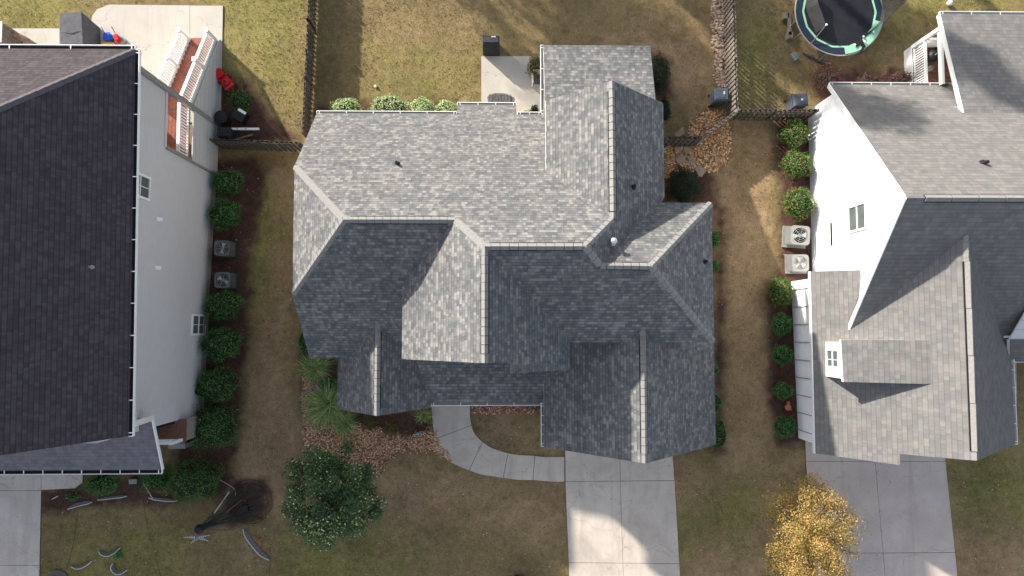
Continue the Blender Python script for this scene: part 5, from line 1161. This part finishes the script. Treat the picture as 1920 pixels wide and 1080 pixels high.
arc(-55, -14, Rr * .82, Rr * .99, .925, M['mint'], 'mint_pad'); arc(-84, -60, Rr * .82, Rr * .98, .92, M['mint'], 'mint_pad')
b = MB()
for i in range(60):
    a_ = 6.2832 * i / 60; b.tube([Vector((c2[0] + math.cos(a_) * Rr * .78, c2[1] + math.sin(a_) * Rr * .78, .86)), Vector((c2[0] + math.cos(a_) * Rr * .86, c2[1] + math.sin(a_) * Rr * .86, .86))], .007, M['metal_s'], 3)
b.build('springs', tr)
for i in range(6):
    a_ = 6.2832 * i / 6 + .35; b = MB(); f = lambda k_, z, da=0: Vector((c2[0] + math.cos(a_ + da) * Rr * k_, c2[1] + math.sin(a_ + da) * Rr * k_, z))
    b.tube([f(1.0, .86, -.16), f(1.03, .04, -.13), f(1.03, .04, .13), f(1.0, .86, .16)], .024, M['metal_s'], 6); b.build('leg', tr)
b = MB(); b.tube([P(1519, 84, .9), P(1549, 47, 1.35)], .022, M['metal_g'], 6); b.lathe(P(1549, 47, 1.35), [(.05, 0), (.06, .04), (.03, .09)], M['white'], 8); b.build('net_pole', tr)
b = MB(); b.tube([P(1657, 45, .9), P(1700, -6, 1.6)], .022, M['metal_g'], 6); b.build('net_pole', tr)
b = MB(); e0_, e1_ = [P(1650, -30, .92), P(1654, 10, .92), P(1650, 40, .92), P(1628, 62, .95)], [P(1720, -30, 1.9), P(1712, -10, 1.8), P(1690, 12, 1.5), P(1634, 60, 1.0)]
for a_, b2_, c_, d_ in zip(e0_, e1_, e1_[1:], e0_[1:]): b.face([a_, b2_, c_, d_], M['net'])
b.build('safety_net', tr); b = MB()
e0_ = [P(1510, -30, .95), P(1512, 20, .95), P(1530, 62, .95), P(1548, 50, 1.2)]; e1_ = [P(1530, -30, 1.5), P(1534, 5, 1.45), P(1545, 35, 1.35), P(1549, 48, 1.3)]
for a_, b2_, c_, d_ in zip(e0_, e1_, e1_[1:], e0_[1:]): b.face([a_, b2_, c_, d_], M['net'])
b.build('safety_net', tr)
b = MB(); q = P(1610, 82, .95)
for (u, v, sx, sy, rz) in ((1611, 80, .42, .26, .5), (1626, 64, .5, .1, .6), (1618, 90, .12, .4, -.4)): e_ = P(u, v, .95); b.box((e_.x, e_.y, .93), (sx, sy, .05), M['plastic_k'], rz)
for u, v in ((1619, 69), (1603, 84), (1638, 60), (1621, 78)): e_ = P(u, v, .98); b.lathe(e_, [(.04, 0), (.05, .03), (.02, .06)], M['white'], 8)
b.build('loose_straps', tr)
# timber and block around the trampoline
def timber(label, pts, wd_, h, m, z=.0, name='timber'):
    b = MB(); b.beam(P(*pts[0], h / 2 + z), P(*pts[1], h / 2 + z), wd_, h, m); return b, name, label
bt = thing('timber_bench', 'grey timber bench lying left of the trampoline', 'timber', P(1480, 50, 0))
b = MB(); b.beam(P(1479, 25, .25), P(1481, 66, .25), .15, .1, M['wood']); b.build('plank', bt)
for u, v, s_ in ((1473, 30, .3), (1480, 67, .32)): b = MB(); q = P(u, v, .2); b.box((q.x, q.y, .15), (.26, s_, .3), M['wood'], .1); b.build('block', bt)
b = MB(); q = P(1490, 105, .2); b.box((q.x, q.y, .1), (.26, .4, .2), M['metal_l'], R(30)); b.box((q.x + .08, q.y - .03, .203), (.02, .3, .01), M['joint'], R(30)); tag(b.build('concrete_block'), 'pale concrete block on the grass below the trampoline', 'block')
b = MB(); b.beam(P(1505, 97, .06), P(1548, 118, .06), .09, .09, M['wood']); b.beam(P(1507, 101, .05), P(1546, 121, .05), .07, .07, M['wood_d']); tag(b.build('wooden_beam'), 'grey double beam on the grass just right of the pale block', 'timber')
b = MB(); b.beam(P(1593, 117, .05), P(1631, 90, .05), .05, .05, M['wood']); tag(b.build('wooden_pole'), 'thin wooden pole on the grass below the mint pad', 'timber')
b = MB(); q = P(1783, 4, .2); b.lathe(Vector((q.x, q.y, 0)), [(.08, 0), (.13, .06), (.14, .14), (.09, .22), (.02, .25)], M['white'], 14); tag(b.build('white_ball'), 'white ball on the grass at the top edge', 'ball')
# kettle grill and urn on the white house deck
kg = P(1751, 104, 1.4); kt = thing('kettle_grill', 'black kettle grill on the brown covered deck', 'grill', (kg.x, kg.y, .56)); b = MB(); b.lathe(Vector((kg.x, kg.y, 1.05)), [(.1, 0), (.24, .1), (.29, .24), (.3, .26), (.27, .36), (.16, .46), (.04, .5)], M['plastic_k'], 20); b.build('bowl', kt)
b = MB(); b.tube([(kg.x - .05, kg.y - .04, 1.56), (kg.x, kg.y, 1.6), (kg.x + .05, kg.y + .04, 1.56)], .015, M['metal_s'], 5); b.build('handle', kt)
for i in range(3): b = MB(); a_ = 2.1 * i; b.tube([(kg.x + math.cos(a_) * .1, kg.y + math.sin(a_) * .1, 1.1), (kg.x + math.cos(a_) * .28, kg.y + math.sin(a_) * .28, .57)], .014, M['metal_g'], 5); b.build('leg', kt)
ug = P(1748, 126, .9); b = MB(); b.lathe(Vector((ug.x, ug.y, .565)), [(.08, 0), (.13, .1), (.14, .2), (.09, .3), (.1, .33)], M['metal_l'], 14); tag(b.build('garden_urn'), 'pale grey urn beside the kettle grill on the covered deck', 'urn')
b = MB(); q = P(1764, 93, 1.0); b.prism([(q.x - .2, q.y - .2, .57), (q.x + .25, q.y - .1, .57), (q.x + .2, q.y + .25, .57), (q.x - .1, q.y + .2, .57)], [(q.x - .05, q.y - .15, 1.2), (q.x + .2, q.y - .05, 1.3), (q.x + .15, q.y + .2, 1.35), (q.x, q.y + .1, 1.2)], M['cover_k']); tag(b.build('covered_chair'), 'black covered chair tucked under the porch roof behind the kettle grill', 'chair')
# flagstones
GF = 'flagstones by the picket gate'
for i, (pts, lb) in enumerate((([(1264, 252), (1280, 238), (1283, 253), (1268, 258)], 'triangular flagstone above the picket gate'), ([(1264, 276), (1276, 276), (1274, 288), (1266, 289)], 'small square flagstone just below the gate'), ([(1281, 276), (1294, 277), (1295, 286), (1284, 290)], 'small flagstone just below the gate, beside the rock heap'),
    ([(1266, 300), (1276, 288), (1284, 297), (1285, 304), (1272, 309)], 'pinkish flagstone in the middle of the path'), ([(1289, 296), (1298, 289), (1304, 303), (1299, 313), (1292, 306)], 'narrow upright flagstone against the rock heap'), ([(1302, 316), (1308, 308), (1323, 320), (1316, 331), (1310, 331)], 'largest flagstone, furthest from the gate'))):
    b = MB(); q = [P(u, v, .06) for u, v in pts]; b.prism([(a_.x, a_.y, -.02) for a_ in q], [(a_.x, a_.y, .13) for a_ in q], M['stone']); tag(b.build('flagstone'), lb, 'flagstone', GF)
# small things on the ground
b = MB(); q = P(704, 162, .05); b.lathe(Vector((q.x, q.y, 0)), [(.07, 0), (.09, .05), (.06, .1)], M['conc'], 7); tag(b.build('stone'), 'small pale stone alone on the back lawn', 'stone')
b = MB(); q = P(783, 813, .05); b.lathe(Vector((q.x, q.y, 0)), [(.055, 0), (.07, .06), (.05, .11), (.01, .13)], M['teal'], 12); tag(b.build('garden_ball'), 'small teal ball between the mulch and the river rock', 'ball')
b = MB(); q = P(1478, 764, .25); b.lathe(Vector((q.x, q.y, 0)), [(.09, 0), (.13, .2), (.15, .22), (.15, .26), (.12, .26)], M['terra'], 16); tag(b.build('terracotta_pot'), 'larger terracotta pot in the row of small dark shrubs', 'pot', 'terracotta pots by the garage wall')
b = MB(); q = P(1479, 756, .2); b.lathe(Vector((q.x, q.y, 0)), [(.06, 0), (.08, .12), (.09, .13), (.09, .16)], M['terra'], 14); tag(b.build('terracotta_pot'), 'smaller terracotta pot just above the larger one', 'pot', 'terracotta pots by the garage wall')
b = MB(); q = P(249, 903, .25); b.box((q.x, q.y, .12), (.34, .2, .25), M['metal_g'], .05); b.box((q.x, q.y, .256), (.36, .22, .03), M['metal_l'], .05); tag(b.build('utility_box'), 'small pale grey utility box between the two loose yellow-green bushes', 'utility box')
b = MB(); b.tube([P(268, 905, .1), P(288, 938, .05)], .025, M['bone'], 5); tag(b.build('stick'), 'pale stick leaning beside the utility box', 'stick')
# driftwood pieces by the grasses
for pts, lb in (([(557, 751), (588, 722)], 'grey driftwood limb pointing out over the lawn edge'), ([(584, 713), (602, 735)], 'grey driftwood limb between the two grass clumps'), ([(616, 709), (617, 732)], 'pale upright driftwood splinter at the roof edge')):
    b = MB(); a_, c_ = P(*pts[0], .45), P(*pts[1], .55); b.tube([a_, a_.lerp(c_, .5) + Vector((.03, .02, .04)), c_], [.025, .06, .07], M['wood'], 6); tag(b.build('driftwood'), lb, 'driftwood', 'driftwood pieces among the grass clumps')
# curved ridged boards on the left lawn
def curved(label, pts, wd_, h, group=None, name='curved_board'):
    b = MB(); q = [P(u, v, .02) for u, v in bez(pts, 6)]; n = len(q); ra, rb2 = [], []
    for i in range(n):
        d = (q[min(i + 1, n - 1)] - q[max(i - 1, 0)]).normalized(); nrm = Vector((-d.y, d.x, 0)); s_ = min(1, .25 + 3.5 * min(i, n - 1 - i) / n)
        ra.append((q[i] + nrm * wd_ * .55 * s_, q[i] - nrm * wd_ * .45 * s_, q[i] - nrm * (wd_ * .45 * s_ + .035)))
    for i in range(n - 1):
        (a0, a1, a2), (c0, c1, c2_) = ra[i], ra[i + 1]; u1, u2 = Vector((0, 0, h * .75)), Vector((0, 0, h))
        b.prism([a0, a1, c1, c0], [a0 + u1 * .3, a1 + u1, c1 + u1, c0 + u1 * .3], M['board'])
        b.prism([a1, a2, c2_, c1], [a1 + u2, a2 + u2, c2_ + u2, c1 + u2], M['bone'])
        if i % 2: b.beam(a0.lerp(c0, .5) + u1 * .3, a1.lerp(c1, .5) + u1 * 1.04, .02, .02, M['metal_g'])
    return tag(b.build(name), label, 'curved board', group)
GC = 'curved ridged boards lying on the left lawn'
curved('topmost of the small curved boards on the left lawn, with a dark tip', [(188, 1032), (193, 1037), (203, 1039), (213, 1035), (226, 1025)], .13, .09, GC)
curved('curved grey ridged board closest to the spotted concrete', [(135, 1060), (146, 1063), (158, 1060), (173, 1050)], .11, .09, GC)
curved('hook shaped grey ridged board', [(214, 1056), (212, 1064), (217, 1072), (227, 1073), (240, 1066)], .11, .09, GC)
curved('purplish grey ridged board cut by the bottom edge', [(94, 1081), (104, 1075), (118, 1079), (124, 1090)], .3, .2, GC)
curved('long white curved board beside the fallen wire tree', [(458, 991), (464, 1004), (476, 1021), (490, 1037), (506, 1048)], .17, .08, GC)
curved('pale weathered curved board on the mulch edge, left of the loose bush', [(127, 953), (142, 947), (158, 943), (173, 940)], .14, .05, GC)
curved('thin pale curved board on the mulch edge below the loose bush', [(183, 936), (205, 933), (222, 931), (238, 929)], .09, .05, GC)
curved('pale curved board tucked beside the large bright bush', [(279, 932), (295, 935), (312, 937), (332, 938)], .1, .05, GC)
b = MB(); b.beam(P(476, 1004, .05), P(492, 1016, .05), .05, .04, M['redwood']); tag(b.build('wooden_stake'), 'short tan stake beside the long white curved board', 'stake')
b = MB(); b.tube([P(97, 936, .05), P(109, 930, .05)], .02, M['bone'], 4); tag(b.build('stick'), 'pale stick in the mulch beside the spotted concrete', 'stick')
# fallen wire tree decoration
wt = thing('wire_tree', 'fallen wire tree decoration with a ridged star and a round base ring', 'decoration', P(420, 975, 0)); r = random.Random(2)
b = MB(); cr_ = P(468, 941, .1); n = 48
for k_ in range(5):
    rr_ = 1.0 + r.uniform(-.12, .06); wob = [r.uniform(-.035, .035) for _ in range(n)]; wob.append(wob[0]); ox_, oy_ = r.uniform(-.05, .05), r.uniform(-.05, .05); b.tube([Vector((cr_.x + ox_ + math.cos(6.2832 * i / n) * (rr_ + wob[i]), cr_.y + oy_ + math.sin(6.2832 * i / n) * (rr_ + wob[i]) * .97, .03 + .02 * k_ + .02 * math.sin(i + k_))) for i in range(n + 1)], .008, M['wire'], 4)
b.build('base_ring', wt)
b = MB(); ap_ = P(378, 990, .3)
for i in range(64):
    a_ = -1.9 + 3.4 * i / 63 + r.uniform(-.05, .05) - .3; k_ = r.uniform(.45, 1.0); e_ = Vector((cr_.x + math.cos(a_ + .9) * k_ * .98, cr_.y + math.sin(a_ + .9) * k_ * .98, r.uniform(.05, .5)))
    s_ = ap_ + Vector((r.uniform(-.12, .12), r.uniform(-.1, .1), r.uniform(-.1, .1))); m_ = s_.lerp(e_, .55) + Vector((r.uniform(-.1, .1), r.uniform(-.1, .1), .1)); b.tube([s_, m_ + Vector((r.uniform(-.1, .1), r.uniform(-.1, .1), 0)), e_], .009, M['wire'] if i % 5 else M['plastic_k'], 3)
b.build('wires', wt)
b = MB(); b.tube([P(402, 962, .4), P(430, 922, .35)], .03, M['bone'], 5); b.tube([P(425, 960, .45), P(453, 937, .45)], .022, M['redwood'], 5); b.build('spar', wt)
b = MB(); b.lathe(P(376, 990, .12), [(.16, 0), (.21, .1), (.2, .25), (.12, .33)], M['plastic_k'], 12); b.build('hub', wt); b = MB(); q = P(463, 951, .1); b.box((q.x, q.y, .25), (.26, .32, .3), M['plastic_k'], .3); b.build('base_box', wt)
b = MB(); sc_ = P(371, 1007, .2); tips = [(344, 1007), (359, 1018), (391, 1014), (394, 1003), (366, 1000)]; q = [P(u, v, .2) for u, v in tips]
for i, e_ in enumerate(q):
    d = (e_ - sc_); L_ = d.length; d.normalize(); nrm = Vector((-d.y, d.x, 0)) * .09
    b.prism([sc_ - nrm, e_ - nrm * .1, e_ + nrm * .1, sc_ + nrm], [sc_ - nrm * .6 + Vector((0, 0, .1)), e_ + Vector((0, 0, .05)) - nrm * .1, e_ + Vector((0, 0, .05)) + nrm * .1, sc_ + nrm * .6 + Vector((0, 0, .1))], M['bone'])
    for k_ in range(5): m_ = sc_ + d * L_ * (k_ + .6) / 6 + Vector((0, 0, .1 - .008 * k_)); b.beam(m_ - nrm * .7 * (1 - k_ / 6), m_ + nrm * .7 * (1 - k_ / 6), .016, .016, M['plastic_k'])
b.build('star', wt)
GW_ = 'thin dark sod seams across the left lawn'
def seam(label, pts): b = MB(); q = [P(u, v, .02) for u, v in bez(pts, 6)]; b.tube(q, .007, M['wire'], 4); tag(b.build('seam'), label, 'seam', GW_)  # furrows in the sod, drawn as added thin dark tubes
seam('thin dark sod seam running down the left lawn beside the curved boards', [(145, 957), (141, 1000), (134, 1035), (124, 1068)])
seam('thin dark sod seam from the large bright bush down to the bottom edge', [(268, 930), (276, 985), (288, 1030), (302, 1085)])
seam('thin dark sod seam between the curved board and the bottom edge, by the wire tree', [(507, 1048), (506, 1065), (503, 1090)])
pipe('garden_hose', 'thin pale hose curling from the large bright bush to the wire ring', 'hose', [P(u, v, .05) for u, v in bez([(413, 900), (430, 910), (440, 918), (442, 930)], 5)], .014, M['bone'])
# the long lawn seams above are thin tubes laid on the ground
